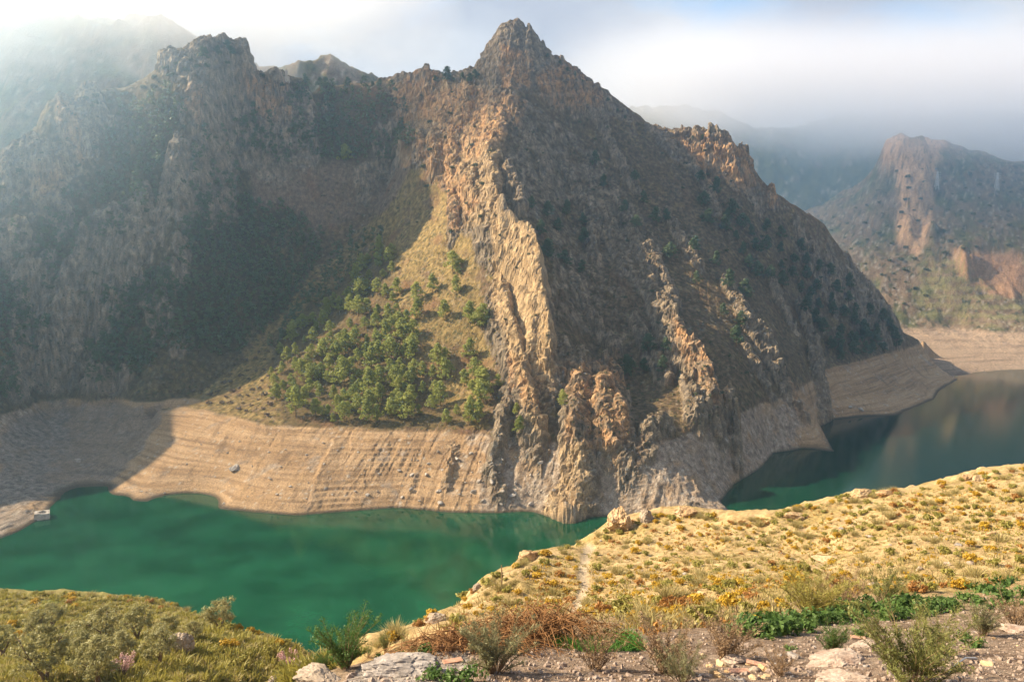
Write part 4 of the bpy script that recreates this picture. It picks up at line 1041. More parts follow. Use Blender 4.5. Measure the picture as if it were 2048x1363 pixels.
# ================================================================ FOREGROUND THINGS
rg = np.random.default_rng(55)
def fhit(u, v): return hit(u, v, [BV_F])
def blades(n, h, spread, rg_, w=0.02, lean=0.5, tilt=None):
    """grass-like blades of two faces each"""
    th = rg_.random(n) * 6.283; q = np.sqrt(rg_.random(n)) * spread
    b = np.stack([q*np.cos(th), q*np.sin(th), np.zeros(n)], -1)
    d = np.stack([np.cos(th), np.sin(th), np.zeros(n)], -1) * (lean * (0.2 + q / (spread + 1e-6)) * rg_.random(n))[:, None] + rg_.normal(size=(n, 3)) * 0.12
    hh = h * (0.5 + 0.6 * rg_.random(n)); d[:, 2] = 1; d /= np.linalg.norm(d, axis=1)[:, None]
    s = np.cross(d, rg_.normal(size=(n, 3))); s /= np.linalg.norm(s, axis=1)[:, None]; s *= w
    m = b + d * (hh * 0.55)[:, None]; e = d.copy(); e[:, 2] *= 0.45; t = m + e * (hh * 0.55)[:, None]
    V = np.stack([b - s, b + s, m + s*0.8, m - s*0.8, t + s*0.15, t - s*0.15], 1).reshape(-1, 3)
    i = np.arange(n)[:, None] * 6
    return V, np.concatenate([i + [0, 1, 2, 3], i + [3, 2, 4, 5]]).reshape(-1, 4)
def dome(seed, w, h, clumps, per, leaf):
    rg_ = np.random.default_rng(seed); c = []; r = []
    for _ in range(clumps):
        th = rg_.random()*6.283; q = math.sqrt(rg_.random())*w*0.36; c.append((q*math.cos(th), q*math.sin(th), h*(0.25 + 0.45*rg_.random()*(1 - q/w)))); r.append(w*(0.10 + 0.07*rg_.random()))
    return leaves(c, r, per, leaf, rg_, 0.5, 0.8, 0.4)
def meshes(fn, n, name, mat):
    out = []
    for i in range(n):
        v, f = fn(i); m_ = mesh_np(name, v, f, False); m_.materials.append(mat); out.append(m_)
    return out
KINDS = {
 'gold': ('golden_bush', meshes(lambda i: dome(600+i, 1.05, 0.75, 22, 26, 0.13), 3, 'golden_bush', ML_gold)),
 'rust': ('rusty_bush', meshes(lambda i: dome(620+i, 1.0, 0.62, 20, 24, 0.12), 3, 'rusty_bush', ML_oran)),
 'lime': ('green_bush', meshes(lambda i: dome(640+i, 1.05, 0.75, 22, 24, 0.14), 3, 'green_bush', ML_lime)),
 'tuft': ('grass_tuft', meshes(lambda i: blades(200, 0.8, 0.24, np.random.default_rng(660+i), 0.012, 1.3), 3, 'grass_tuft', ML_gras)),
}
def place(kind, u, v, s, label, group, cat='bush'):
    h = fhit(u, v)
    if h is None or h[0][1] > 140: return None
    nm, ms = KINDS[kind]
    o = link(nm, ms[int(rg.integers(len(ms)))], None, None, h[0] - Vector((0, 0, 0.05*s)), (rg.normal()*0.08, rg.normal()*0.08, rg.uniform(0, 6.28)), (s*rg.uniform(.85, 1.2), s*rg.uniform(.85, 1.2), s*rg.uniform(.8, 1.15)))
    return tag(o, label, cat, group, 'thing')
cnt = dict(gold=0, rust=0, lime=0, tuft=0)
TXT = {'gold': ('golden flowering bush', 'golden bushes of the sandy slope'), 'rust': ('rusty orange bush', 'rusty bushes of the sandy slope'),
       'lime': ('rounded yellow green bush', 'green bushes of the sandy slope'), 'tuft': ('tuft of tall dry grass', 'grass tufts of the sandy slope')}
def lab_slope(kind, u, v):
    t = TXT[kind][0]
    if abs(u - 1168) < 70 and 1085 < v < 1215: return t + ' beside the footpath'
    if u < 1080: return t + ' on the slope edge over the green water'
    if v > 1150: return t + ' at the foot of the sandy slope, behind the stony terrace'
    if v < 1040: return t + ' near the crest of the sandy slope'
    return t + ' in the middle of the sandy slope'
for poly, sp in (([(1150,1090),(1240,1052),(1400,1030),(1480,1052),(1650,1006),(1850,982),(2048,942),(2048,1040),(1600,1075),(1300,1085)], 13),
                 ([(860,1245),(960,1180),(1150,1092),(1300,1085),(1600,1075),(1700,1180),(1480,1240),(1300,1262),(1150,1205),(1000,1215),(900,1250)], 16.5),
                 ([(1600,1075),(2048,1040),(2048,1160),(1850,1190),(1700,1180)], 22)):
    for (u, v) in poisson(poly, sp, rg):
        pmn = min(math.hypot(u - a, v - b) for a, b in path_pts)
        if pmn < 16 or rg.random() < 0.18: continue
        k = rg.choice(['gold', 'rust', 'lime', 'tuft'], p=[0.32, 0.16, 0.34, 0.18] if u < 1700 else [0.12, 0.16, 0.45, 0.27])
        sz = rg.uniform(0.4, 0.95) * (1.15 if k == 'tuft' else 1.0)
        if place(k, u, v, sz, lab_slope(k, u, v), TXT[k][1], 'grass' if k == 'tuft' else 'bush'): cnt[k] += 1
# bushes standing on the crest itself
for (a, b) in zip(sky_r[:-1], sky_r[1:]):
    for i in range(max(2, int((b[0] - a[0]) / 13))):
        t_ = rg.random(); u, v = a[0] + (b[0]-a[0])*t_, a[1] + (b[1]-a[1])*t_ + rg.uniform(1, 6)
        k = rg.choice(['gold', 'lime', 'tuft', 'rust'], p=[.2, .4, .25, .15]); place(k, u, v, rg.uniform(0.5, 1.1), TXT[k][0] + ' on the very crest of the sandy slope', TXT[k][1], 'grass' if k == 'tuft' else 'bush')
for (a, b) in zip(sky_l[1:-1], sky_l[2:]):
    for i in range(max(2, int((b[0] - a[0]) / 16))):
        t_ = rg.random(); u, v = a[0] + (b[0]-a[0])*t_, a[1] + (b[1]-a[1])*t_ + rg.uniform(2, 6)
        k = rg.choice(['lime', 'tuft', 'gold'], p=[.5, .35, .15]); place(k, u, v, rg.uniform(0.7, 1.4), TXT[k][0] + ' on the crest of the knoll', TXT[k][1].replace('sandy slope', 'knoll crest'), 'grass' if k == 'tuft' else 'bush')
# small grass between them: nobody could count it
TB = [blades(16, 0.34, 0.16, np.random.default_rng(700+i), 0.02, 1.0) for i in range(4)]
def grass_mass(polys, mat, label, s0, s1, cond=lambda u, v: True, y0=0):
    sp_ = []
    for poly, sp in polys:
        for (u, v) in poisson(poly, sp, rg):
            h = fhit(u, v)
            if h and y0 < h[0][1] < 150 and cond(u, v): sp_.append((h[0][0], h[0][1], h[0][2] - 0.03, rg.uniform(s0, s1), int(rg.integers(4)), rg.uniform(0, 6.28)))
    return mass('grass', sp_, TB, mat, label, 'grass')
grass_mass([([(860,1245),(960,1180),(1150,1092),(1240,1052),(1400,1030),(1480,1052),(1650,1006),(1850,982),(2048,942),(2048,1160),(1700,1190),(1480,1245),(1300,1268),(1100,1215),(900,1260)], 9)],
           ML_gras, 'sparse dry grass growing all over the sandy slope', 0.5, 1.3, lambda u, v: min(math.hypot(u-a, v-b) for a, b in path_pts) > 12)
# low cushions between the bushes, in drifts
CUSH = [dome(650+i, 0.55, 0.34, 5, 9, 0.12) for i in range(4)]
SLOPE = [(860,1245),(960,1180),(1150,1092),(1240,1052),(1400,1030),(1480,1052),(1650,1006),(1850,982),(2048,942),(2048,1160),(1700,1190),(1480,1245),(1300,1268),(1100,1215),(900,1260)]
def cushions(sp, mat, label, seed, th):
    out = []
    for (u, v) in poisson(SLOPE, sp, rg):
        h = fhit(u, v)
        if h is None or h[0][1] > 140 or min(math.hypot(u-a, v-b) for a, b in path_pts) < 12: continue
        if float(fbm(np.array([h[0][0] / 7.0]), np.array([h[0][1] / 7.0]), seed, 3)[0]) < th: continue
        out.append((h[0][0], h[0][1], h[0][2] - 0.06, rg.uniform(0.4, 1.1), int(rg.integers(4)), rg.uniform(0, 6.28)))
    return mass('low_scrub', out, CUSH, mat, label, 'scrub')
cushions(9, ML_gold, 'low golden cushions growing in drifts on the sandy slope', 3.0, 0.06)
cushions(10, ML_oran, 'low rusty cushions growing in drifts on the sandy slope', 9.0, 0.14)
cushions(8, ML_lime, 'low yellow green cushions growing in drifts on the sandy slope', 15.0, 0.02)
LK = [(0,1185),(150,1192),(300,1198),(400,1232),(480,1266),(560,1290),(650,1300),(680,1335),(600,1363),(0,1363)]
TB_keep = TB; TB = [blades(30, 0.6, 0.30, np.random.default_rng(720+i), 0.035, 1.3) for i in range(4)]
grass_mass([(LK, 8.5)], ML_lime, 'yellow green grass clumps covering the knoll under the olive trees', 0.7, 1.7, y0=32)
grass_mass([(LK, 13)], ML_gras, 'straw coloured grass clumps scattered over the knoll', 0.6, 1.5, y0=32)
TB = TB_keep
for (u, v, k) in [(128,1198,'gold'),(140,1205,'rust'),(150,1212,'gold'),(145,1200,'gold'),(345,1210,'gold'),(322,1218,'rust'),(25,1252,'gold'),(38,1272,'gold'),(30,1285,'rust'),(440,1245,'rust'),(475,1260,'gold'),(500,1265,'gold'),
                  (515,1268,'gold'),(395,1225,'rust'),(300,1205,'rust'),(455,1290,'gold'),(470,1295,'gold'),(70,1205,'gold'),(260,1203,'rust'),(400,1285,'lime'),(430,1305,'lime'),(500,1310,'lime'),(540,1310,'lime'),(480,1330,'lime'),(590,1318,'lime')]:
    place(k, u, v, rg.uniform(0.9, 1.6), {'gold': 'golden flowering bush on the grassy knoll with the olive trees', 'rust': 'orange flowering bush on the grassy knoll with the olive trees', 'lime': 'yellow green cushion bush below the boulder of the knoll'}[k],
          {'gold': 'golden bushes of the knoll', 'rust': 'orange bushes of the knoll', 'lime': 'green bushes of the knoll'}[k])
# ---------------------------------------------------------------- olive trees
def olive_meshes(seed, h=4.4, w=4.6):
    rg_ = np.random.default_rng(seed); parts = []; tips = []
    nst = 2 + int(rg_.integers(2))
    for s_ in range(nst):
        th = 6.283 * s_ / nst + rg_.normal()*0.4; x, y = math.cos(th), math.sin(th)
        p = [(0, 0, -0.3), (0.10*x, 0.10*y, 0.5), (0.45*x, 0.45*y, 1.2), (0.8*x, 0.8*y, 1.9), (1.15*x, 1.15*y, 2.7)]
        p = np.array(p) + rg_.normal(size=(5, 3))*0.06; parts.append(tube(p, [0.20, 0.15, 0.11, 0.08, 0.04], 6))
        for b in range(5):
            a = p[2 + b % 3]; ph = th + rg_.normal()*1.1; L = 0.7 + 0.6*rg_.random()
            e = a + np.array([math.cos(ph)*L, math.sin(ph)*L, 0.5 + 0.5*rg_.random()]); parts.append(tube([a, (a + e)/2 + [0, 0, 0.1], e], [0.055, 0.04, 0.015], 4)); tips.append(e)
    tv, tf = join(parts)
    c = list(tips); r = [0.5]*len(tips)
    while len(c) < 60:
        th = rg_.random()*6.283; t = rg_.random(); q = math.sqrt(rg_.random())*w*0.42*math.sin(math.pi*(0.22 + 0.74*t))**0.6
        c.append(np.array([q*math.cos(th), q*math.sin(th), h*(0.36 + 0.55*t)])); r.append(0.28 + 0.3*rg_.random())
    cv, cf = leaves(c, r, 70, 0.24, rg_, 0.36, 0.85, 0.3)
    return mesh_np('crown', cv, cf, False), mesh_np('trunk', tv, tf)
OLV = [olive_meshes(800 + i) for i in range(4)]
for c_, t_ in OLV: c_.materials.append(ML_olive); t_.materials.append(MB_olive)
def olive(u, v, s, label):
    h = fhit(u, v)
    if h is None: return
    root = bpy.data.objects.new('olive_tree', None); COL.objects.link(root); root.location = h[0] - Vector((0, 0, 0.1)); root.rotation_euler = (0, 0, rg.uniform(0, 6.28)); root.scale = (s*.85, s*.85, s*.85)
    tag(root, label, 'tree', 'olive trees of the knoll'); c_, t_ = OLV[int(rg.integers(4))]; link('trunk', t_, None, root); link('crown', c_, None, root)
for (u, v, s, lb) in [(90,1360,1.25,'large olive tree with a dark single trunk at the bottom of the knoll'), (208,1310,1.25,'broad olive tree with a forked trunk in the middle of the knoll'),
        (165,1308,1.0,'olive tree touching the forked olive beside it'), (275,1278,1.1,'olive tree with two leaning stems below the crest of the knoll'), (75,1272,0.95,'round grey olive bush beside the golden flowers'),
        (105,1255,0.95,'grey olive tree behind the round olive bush'), (335,1275,0.7,'thin sparse olive sapling above the boulder'), (440,1260,1.0,'sparse olive tree on the slope edge over the water'),
        (170,1345,0.95,'low olive tree between the large olive and the pink blossom'), (245,1325,0.8,'dark low olive bush behind the pink blossom'), (320,1330,0.95,'pale olive tree below the boulder'),
        (195,1372,1.1,'yellow green olive crown cut by the foot of the knoll'), (5,1310,1.0,'shaded olive tree at the outer side of the knoll'), (385,1280,0.55,'small bare looking olive sapling beside the boulder')]:
    olive(u, v, s, lb)
# ---------------------------------------------------------------- blossoming shrubs
def blossom(u, v, s, label, seed):
    h = fhit(u, v)
    if h is None: return
    rg_ = np.random.default_rng(seed); root = bpy.data.objects.new('blossoming_shrub', None); COL.objects.link(root); root.location = h[0]; root.scale = (s, s, s); tag(root, label, 'shrub')
    st = []; c = []
    for k in range(16):
        th = rg_.random()*6.283; L = 0.5 + 0.6*rg_.random(); e = np.array([math.cos(th)*L*0.8, math.sin(th)*L*0.8, 0.7 + 0.9*rg_.random()])
        st.append(tube([(0, 0, -0.1), e*0.5 + rg_.normal(size=3)*0.06, e], [0.03, 0.02, 0.008], 4)); c += [e, e*0.75 + rg_.normal(size=3)*0.12, e*0.9]
    v_, f_ = join(st); link('stem', mesh_np('stem', v_, f_), MB_olive, root)
    v_, f_ = leaves(c, [0.2]*len(c), 20, 0.09, rg_, 0.8); link('blossom', mesh_np('blossom', v_, f_, False), ML_pink, root)
blossom(575, 1335, 1.0, 'pink blossoming shrub above the water at the end of the knoll', 5)
blossom(245, 1350, 1.1, 'pale pink almond shrub among the olive trees', 6)
# ---------------------------------------------------------------- boulders and outcrops
def boulder(u, v, dims, label, seed, mat, name='boulder', group=None, sink=0.36, bv=None, rot=None, tilt=0.0):
    h = hit(u, v, bv or [BV_F])
    if h is None: return
    o = link(name, rock_mesh(name, dims, seed, 4 if max(dims) > 0.5 else 3), mat, None, h[0] + Vector((0, 0, dims[2]*(0.5 - sink))), (tilt, 0, rng.uniform(0, 6.28) if rot is None else rot))
    return tag(o, label, 'rock', group, 'thing')
boulder(1242, 1055, (3.4, 2.6, 3.0), 'tall ochre rock outcrop on the crest of the sandy slope', 1, MS_tan, 'rock_outcrop')
boulder(1292, 1042, (1.7, 1.4, 2.2), 'whitish rock beside the tall ochre outcrop', 2, MS_pale, 'rock_outcrop')
boulder(1375, 1030, (2.8, 1.6, 1.4), 'low ochre rock ledge right of the whitish rock', 3, MS_tan, 'rock_outcrop')
boulder(1058, 1120, (1.7, 1.3, 1.4), 'brown layered rock on the slope edge over the water', 4, MS_tan, 'rock_outcrop')
boulder(366, 1300, (2.6, 2.2, 2.4), 'large weathered boulder on the knoll', 5, MS_pale)
boulder(1722, 992, (2.6, 1.6, 1.2), 'broken ochre outcrop on the crest above the bend', 6, MS_tan, 'rock_outcrop')
boulder(1775, 990, (1.8, 1.0, 0.7), 'low rock on the crest beside the broken outcrop', 7, MS_tan, 'rock_outcrop')
boulder(1935, 958, (1.8, 1.2, 0.9), 'brown twin rock at the high end of the crest', 8, MS_tan, 'rock_outcrop')
boulder(1958, 960, (1.2, 0.9, 0.7), 'smaller rock leaning on the brown twin rock', 9, MS_tan, 'rock_outcrop')
boulder(955, 1176, (0.8, 0.6, 0.5), 'small grey rock left of the wooden post', 10, MS_pale, 'rock_outcrop')
boulder(1590, 1035, (2.6, 1.2, 0.8), 'pale rock ledge on the crest above the drowned promontory', 11, MS_tan, 'rock_outcrop')
boulder(870, 1245, (1.2, 0.9, 0.7), 'pale rock where the slope edge meets the water view', 12, MS_pale, 'rock_outcrop')
boulder(1655, 1120, (2.4, 1.6, 0.35), 'flat bare slab lying on the sandy slope', 13, MS_tan, 'rock_slab')
# near slabs and stones
boulder(1672, 1330, (1.05, 0.62, 0.24), 'large flat rosy slab on the stony terrace', 20, MS_rosy, 'rock_slab', rot=0.35, sink=0.3)
boulder(1735, 1290, (0.7, 0.4, 0.15), 'pale slab behind the large rosy slab', 21, MS_rosy, 'rock_slab', rot=0.2)
boulder(1690, 1362, (0.9, 0.45, 0.2), 'pale slab half buried in front of the large rosy slab', 22, MS_rosy, 'rock_slab', rot=0.1)
boulder(1470, 1325, (0.42, 0.3, 0.2), 'rounded pale stone on the rubble heap', 23, MS_rosy, 'stone')
boulder(1590, 1315, (0.32, 0.24, 0.14), 'grey stone between the rubble heap and the large slab', 24, MS_grey, 'stone')
boulder(1975, 1330, (0.3, 0.2, 0.11), 'orange stone beside the bent metal strip', 25, MS_tan, 'stone')
boulder(548, 1360, (0.9, 0.5, 0.3), 'pale flat rock at the lip of the terrace', 26, MS_pale, 'rock_slab')
boulder(640, 1362, (0.95, 0.5, 0.25), 'wide pale rock next to the flat rock at the lip', 27, MS_pale, 'rock_slab')
boulder(800, 1345, (1.15, 0.7, 0.42), 'grey gravelly boulder at the lip of the terrace', 28, MS_grey, 'boulder', sink=0.35)
boulder(930, 1290, (0.16, 0.12, 0.14), 'small upright stone beside the brick', 29, MS_pale, 'stone')
boulder(2035, 1262, (0.8, 0.5, 0.22), 'pale slab at the far end of the stony terrace', 30, MS_rosy, 'rock_slab')
SM = []
for i in range(8):
    m_ = rock_mesh('loose_stone', (1, rg.uniform(0.55, 0.9), rg.uniform(0.3, 0.6)), 900 + i, 2); m_.materials.append([MS_rosy, MS_grey, MS_pale, MS_tan][i % 4]); SM.append(m_)
def stones(poly, sp, s0, s1, label, group, cap=300):
    n = 0
    for (u, v) in poisson(poly, sp, rg):
        h = fhit(u, v)
        if h is None or h[0][1] > 120 or n >= cap: continue
        s = s0 + (s1 - s0) * rg.random()**2.5
        tag(link('loose_stone', SM[int(rg.integers(8))], None, None, h[0] + Vector((0, 0, s*0.08)), (rg.normal()*0.2, rg.normal()*0.2, rg.uniform(0, 6.28)), s), label, 'stone', group); n += 1
stones([(1420,1330),(1450,1315),(1550,1320),(1570,1350),(1500,1362),(1410,1362)], 14, 0.10, 0.28, 'broken stone of the rubble heap beside the large slab', 'stones of the rubble heap')
stones([(700,1350),(900,1300),(1200,1300),(1480,1270),(1700,1225),(2048,1180),(2048,1363),(700,1363)], 34, 0.05, 0.20, 'loose stone lying on the stony terrace', 'loose stones of the terrace')
stones([(780,1330),(870,1300),(960,1290),(980,1320),(900,1345)], 13, 0.03, 0.12, 'grey pebble on the gravel around the brick', 'pebbles around the brick')
stones([(1200,1080),(1600,1070),(2048,1000),(2048,1150),(1700,1180),(1300,1200)], 42, 0.2, 0.8, 'pale stone lying on the sandy slope', 'stones of the sandy slope')
# gravel of the terrace
def gravel():
    V0, F0 = ico(0); V = []; F = []; o = 0
    for (u, v) in poisson([(690,1355),(880,1296),(1150,1286),(1480,1256),(1700,1220),(2048,1170),(2048,1363),(690,1363)], 6.0, rg):
        h = fhit(u, v)
        if h is None or h[0][1] > 60: continue
        s = (0.012 + 0.05 * rg.random()**3); q = V0 * s * rg.uniform(0.6, 1.3, 3) + rg.normal(size=(12, 3)) * s * 0.18
        V.append(q + np.array(h[0])); F.append(F0 + o); o += 12
    ob = link('gravel', mesh_np('gravel', np.concatenate(V), np.concatenate(F), False), MS_grit); tag(ob, 'gravel strewn over the stony terrace', 'gravel', kind='stuff')
gravel()
# ---------------------------------------------------------------- brick
h = fhit(884, 1300)
L, W_, T = 0.27, 0.13, 0.085
def bar(x0, x1, y0, y1, z0, z1):
    V = np.array([[x0,y0,z0],[x1,y0,z0],[x1,y1,z0],[x0,y1,z0],[x0,y0,z1],[x1,y0,z1],[x1,y1,z1],[x0,y1,z1]], float)
    return V, np.array([[0,3,2,1],[4,5,6,7],[0,1,5,4],[1,2,6,5],[2,3,7,6],[3,0,4,7]])
bp = [bar(-L/2, L/2, -W_/2, W_/2, 0, 0.014), bar(-L/2, L/2, -W_/2, W_/2, T-0.014, T)]
for yy in (-W_/2, -W_/6 - 0.006, W_/6 - 0.006, W_/2 - 0.013): bp.append(bar(-L/2 + 0.002, L/2 - 0.002, yy + 0.001, yy + 0.012, 0.013, T - 0.013))
bv_, bf_ = join(bp)
_m = stone_mat('fired_clay', [(0.3, (0.40, 0.20, 0.13)), (0.6, (0.52, 0.30, 0.20))], 12, 0.004)
tag(link('brick', mesh_np('brick', bv_, bf_, False), _m, None, h[0] + Vector((0, 0, 0.01)), (0.06, -0.1, 1.05)), 'hollow orange brick lying on the gravel', 'brick')
# tile shards
for (u, v, a, lb) in ((1512, 1330, -0.35, 'long red tile shard behind the rubble heap'), (1478, 1345, 0.2, 'red tile shard on top of the rubble heap'), (1716, 1277, -0.1, 'red tile shard behind the pale slab'), (905, 1325, 0.5, 'small red tile shard near the brick')):
    h = fhit(u, v)
    v_, f_ = bar(-0.16, 0.16, -0.05, 0.05, 0, 0.02); v_[:, 2] += 0.02 * np.cos(v_[:, 1] * 20)
    if h: tag(link('tile_shard', mesh_np('tile_shard', v_, f_, False), _m, None, h[0] + Vector((0, 0, 0.02)), (0.15, 0.1, a)), lb, 'tile')
# bent metal strip
h1, h2, h3 = fhit(1893, 1350), fhit(1930, 1326), fhit(1952, 1322)
_t = NT('weathered_zinc', 0.45, 0.5); _t.b.inputs['Metallic'].default_value = 0.6
v_, f_ = tube([np.array(h1[0]) + [0, 0, 0.02], (np.array(h1[0]) + np.array(h2[0])) / 2 + [0, 0, 0.09], np.array(h2[0]) + [0, 0, 0.10], np.array(h3[0]) + [0, 0, 0.05]], [0.014, 0.014, 0.016, 0.03], 4)
tag(link('metal_strip', mesh_np('metal_strip', v_, f_, False), _t.fin((0.42, 0.42, 0.43))), 'bent grey metal strip on the ground beside the orange stone', 'metal strip')
# wooden post on the slope
h = fhit(1003, 1176)
v_, f_ = tube([(0, 0, -0.3), (0.02, 0, 0.8), (0.0, 0.01, 1.55)], [0.05, 0.045, 0.04], 7)
tag(link('wooden_post', mesh_np('wooden_post', v_, f_), MB_twig, None, h[0]), 'thin wooden post on the slope edge over the water', 'post')
# ---------------------------------------------------------------- dead bramble
def bramble(u, v, wx, wy, hz, n, label, seed, mat, name='dead_bramble'):
    h = fhit(u, v); rg_ = np.random.default_rng(seed); parts = []
    c = np.array(h[0])
    for _ in range(n):
        th = rg_.random()*6.283; q = math.sqrt(rg_.random()); a = np.array([q*wx*math.cos(th), q*wy*math.sin(th), 0.0])
        d = rg_.normal(size=2); d /= np.linalg.norm(d); Ls = 0.5 + 1.0*rg_.random(); top = hz * (0.35 + 0.75*rg_.random()) * (1 - 0.55*q*q)
        P_ = []
        for t in np.linspace(0, 1, 6):
            P_.append(a + np.array([d[0]*Ls*t, d[1]*Ls*t, top*math.sin(math.pi*min(1, 0.08 + 0.92*t))**0.8]) + rg_.normal(size=3)*0.035)
        P_ = np.array(P_)
        g_ = np.array([down(BV_F, c[0] + p[0], c[1] + p[1])[0][2] - c[2] for p in P_[[0, -1]]])
        P_[:, 2] += np.linspace(g_[0], g_[1], 6)
        parts.append(tube(P_, np.linspace(0.012, 0.004, 6), 3))
        for k in (2, 3, 4):
            e = P_[k] + rg_.normal(size=3)*0.14; parts.append(tube([P_[k], (P_[k]+e)/2 + rg_.normal(size=3)*0.02, e], [0.006, 0.005, 0.002], 3))
    v_, f_ = join(parts)
    tag(link(name, mesh_np(name, v_, f_), mat, None, c), label, 'bramble')
bramble(1070, 1282, 1.15, 0.9, 0.78, 400, 'big tangle of dead reddish bramble at the lip of the terrace', 3, MB_bramble)
bramble(920, 1300, 0.8, 0.7, 0.5, 170, 'lower tangle of dead bramble left of the big one', 4, MB_bramble)
# ---------------------------------------------------------------- broom and weeds of the terrace
def broom(u, v, s, n, label, seed, mat, twig=22, spread=0.35, name='broom_bush', cat='bush', group=None):
    h = fhit(u, v)
    if h is None: return
    rg_ = np.random.default_rng(seed); st = []; tw = []; lc = []
    for _ in range(n):
        th = rg_.random()*6.283; L = 0.35 + 0.65*rg_.random(); q = spread*(0.3 + rg_.random())
        e = np.array([q*math.cos(th), q*math.sin(th), L]); m_ = e*np.array([0.4, 0.4, 0.5]) + rg_.normal(size=3)*0.05
        st.append(tube([(0.05*math.cos(th), 0.05*math.sin(th), -0.05), m_, e], [0.009, 0.006, 0.002], 4))
        for k in range(int(twig * 1.5)):
            t = 0.35 + 0.65*rg_.random(); p = m_*(1-t)*2*t + e*t*t + np.array([0.05*math.cos(th), 0.05*math.sin(th), 0])*(1-t)**2
            p = m_ + (e - m_)*max(0, (t-0.5)*2) if t > 0.5 else m_*t*2
            d = np.array([rg_.normal()*0.8 + 0.3*math.cos(th), rg_.normal()*0.8 + 0.3*math.sin(th), 0.7]); d /= np.linalg.norm(d); l_ = 0.04 + 0.11*rg_.random()
            sd_ = np.cross(d, rg_.normal(size=3)); sd_ /= np.linalg.norm(sd_); sd_ *= 0.0038
            tw.append(np.array([p - sd_, p + sd_, p + d*l_ + sd_*0.3, p + d*l_ - sd_*0.3]))
        lc.append(e); lc.append(m_ + (e - m_) * rg_.random()); lc.append(m_ * (0.6 + 0.5 * rg_.random()))
    root = bpy.data.objects.new(name, None); COL.objects.link(root); root.location = h[0]; root.scale = (s, s, s); root.rotation_euler = (0, 0, rg_.random()*6.28); tag(root, label, cat, group)
    lv, lf = leaves(lc, [0.07] * len(lc), 12, 0.045, rg_, 0.4, 1.0, 0.6); tw.append(lv.reshape(-1, 3))
    v_, f_ = join(st); link('stem', mesh_np('stem', v_, f_), MB_twig, root)
    v_ = np.concatenate(tw); link('foliage', mesh_np('foliage', v_, np.arange(len(v_)).reshape(-1, 4), False), mat, root)
broom(772, 1305, 0.95, 26, 'upright broom bush standing out against the water', 1, ML_broom, 40, 0.22)
broom(735, 1312, 0.75, 14, 'thin outer broom bush leaning over the water', 2, ML_broom, 30, 0.3)
broom(815, 1300, 0.8, 20, 'second broom bush between the water and the bramble', 3, ML_broom, 36, 0.25)
broom(1765, 1212, 1.25, 24, 'tall wispy broom behind the green weeds of the terrace edge', 4, ML_broom, 40, 0.4)
broom(1820, 1372, 1.15, 46, 'big feathery green bush in front of the stony terrace', 5, ML_broom, 70, 0.6)
broom(1870, 1310, 0.8, 24, 'feathery bush behind the big one', 15, ML_broom, 50, 0.5)
broom(1662, 1310, 0.75, 26, 'dark green bush behind the large rosy slab', 6, ML_green, 60, 0.4)
broom(990, 1345, 0.85, 50, 'bushy grey green weed left of the dry stalks', 7, ML_sage, 70, 0.6)
broom(1965, 1270, 0.75, 46, 'low round weed near the far end of the terrace', 8, ML_sage, 60, 0.55)
broom(2030, 1252, 0.75, 40, 'pale brown dry weed at the far end of the terrace', 9, MB_twig, 50, 0.7)
broom(1450, 1320, 0.9, 40, 'dry brown weed above the rubble heap', 10, MB_twig, 40, 0.6)
broom(1330, 1345, 0.85, 40, 'dry stalky weed in front of the fresh grass', 11, MB_twig, 40, 0.6)
broom(1190, 1340, 0.7, 30, 'thin dry weed between the grey green weed and the stalks', 12, MB_twig, 40, 0.6)
broom(1365, 1365, 0.6, 36, 'low brown weed at the front of the terrace', 13, ML_sage, 50, 0.6)
broom(1690, 1215, 1.1, 30, 'brown twiggy shrub left of the tall wispy broom', 14, MB_twig, 40, 0.6)
broom(1620, 1235, 1.3, 70, 'mound of long yellow green grass at the terrace edge', 16, ML_lime, 60, 0.8)
broom(1560, 1350, 0.5, 24, 'small dry weed on the rubble heap', 17, MB_twig, 40, 0.6)
broom(600, 1335, 1.4, 34, 'straw coloured weed below the pink blossom', 18, MB_twig, 40, 0.6)
broom(690, 1335, 0.9, 44, 'dark green weed at the outer lip of the terrace', 19, ML_green, 60, 0.6)
broom(650, 1340, 1.0, 30, 'green weed beside the wide pale rock', 20, ML_green, 60, 0.5)
def weed(seed): 
    rg_ = np.random.default_rng(seed); return leaves(rg_.normal(size=(12, 3))*np.array([0.09, 0.09, 0.035]) + [0, 0, 0.10], [0.10]*12, 18, 0.065, rg_, 0.55, 0.8, 0.3)
WD = meshes(lambda i: weed(950+i), 3, 'green_weed', ML_green)
def weeds(pts, label, group, s0=0.8, s1=1.5):
    for (u, v) in pts:
        h = fhit(u, v)
        if h is not None and h[0][1] < 60: tag(link('green_weed', WD[int(rg.integers(3))], None, None, h[0], (0, 0, rg.uniform(0, 6.28)), rg.uniform(s0, s1)), label, 'weed', group)
weeds(poisson([(1470,1262),(1620,1235),(1700,1222),(1800,1208),(1900,1205),(1900,1225),(1700,1248),(1600,1265),(1480,1285)], 14, rg), 'leafy green weed along the edge of the stony terrace', 'green weeds of the terrace edge', 1.2, 2.2)
weeds(poisson([(1900,1195),(2048,1165),(2048,1215),(1900,1225)], 24, rg), 'leafy green weed on the upper end of the terrace', 'green weeds of the upper terrace', 1.2, 2.4)
weeds([(800,1303),(830,1300),(850,1312),(870,1355),(930,1362),(890,1362),(760,1312),(1945,1295),(1930,1275),(1720,1272),(1580,1300)], 'small green weed growing in the gravel', 'weeds of the gravel', 0.6, 1.1)
h = [fhit(u, v) for (u, v) in poisson([(1105,1275),(1180,1268),(1270,1272),(1285,1300),(1180,1305),(1110,1290)], 3.2, rg)]
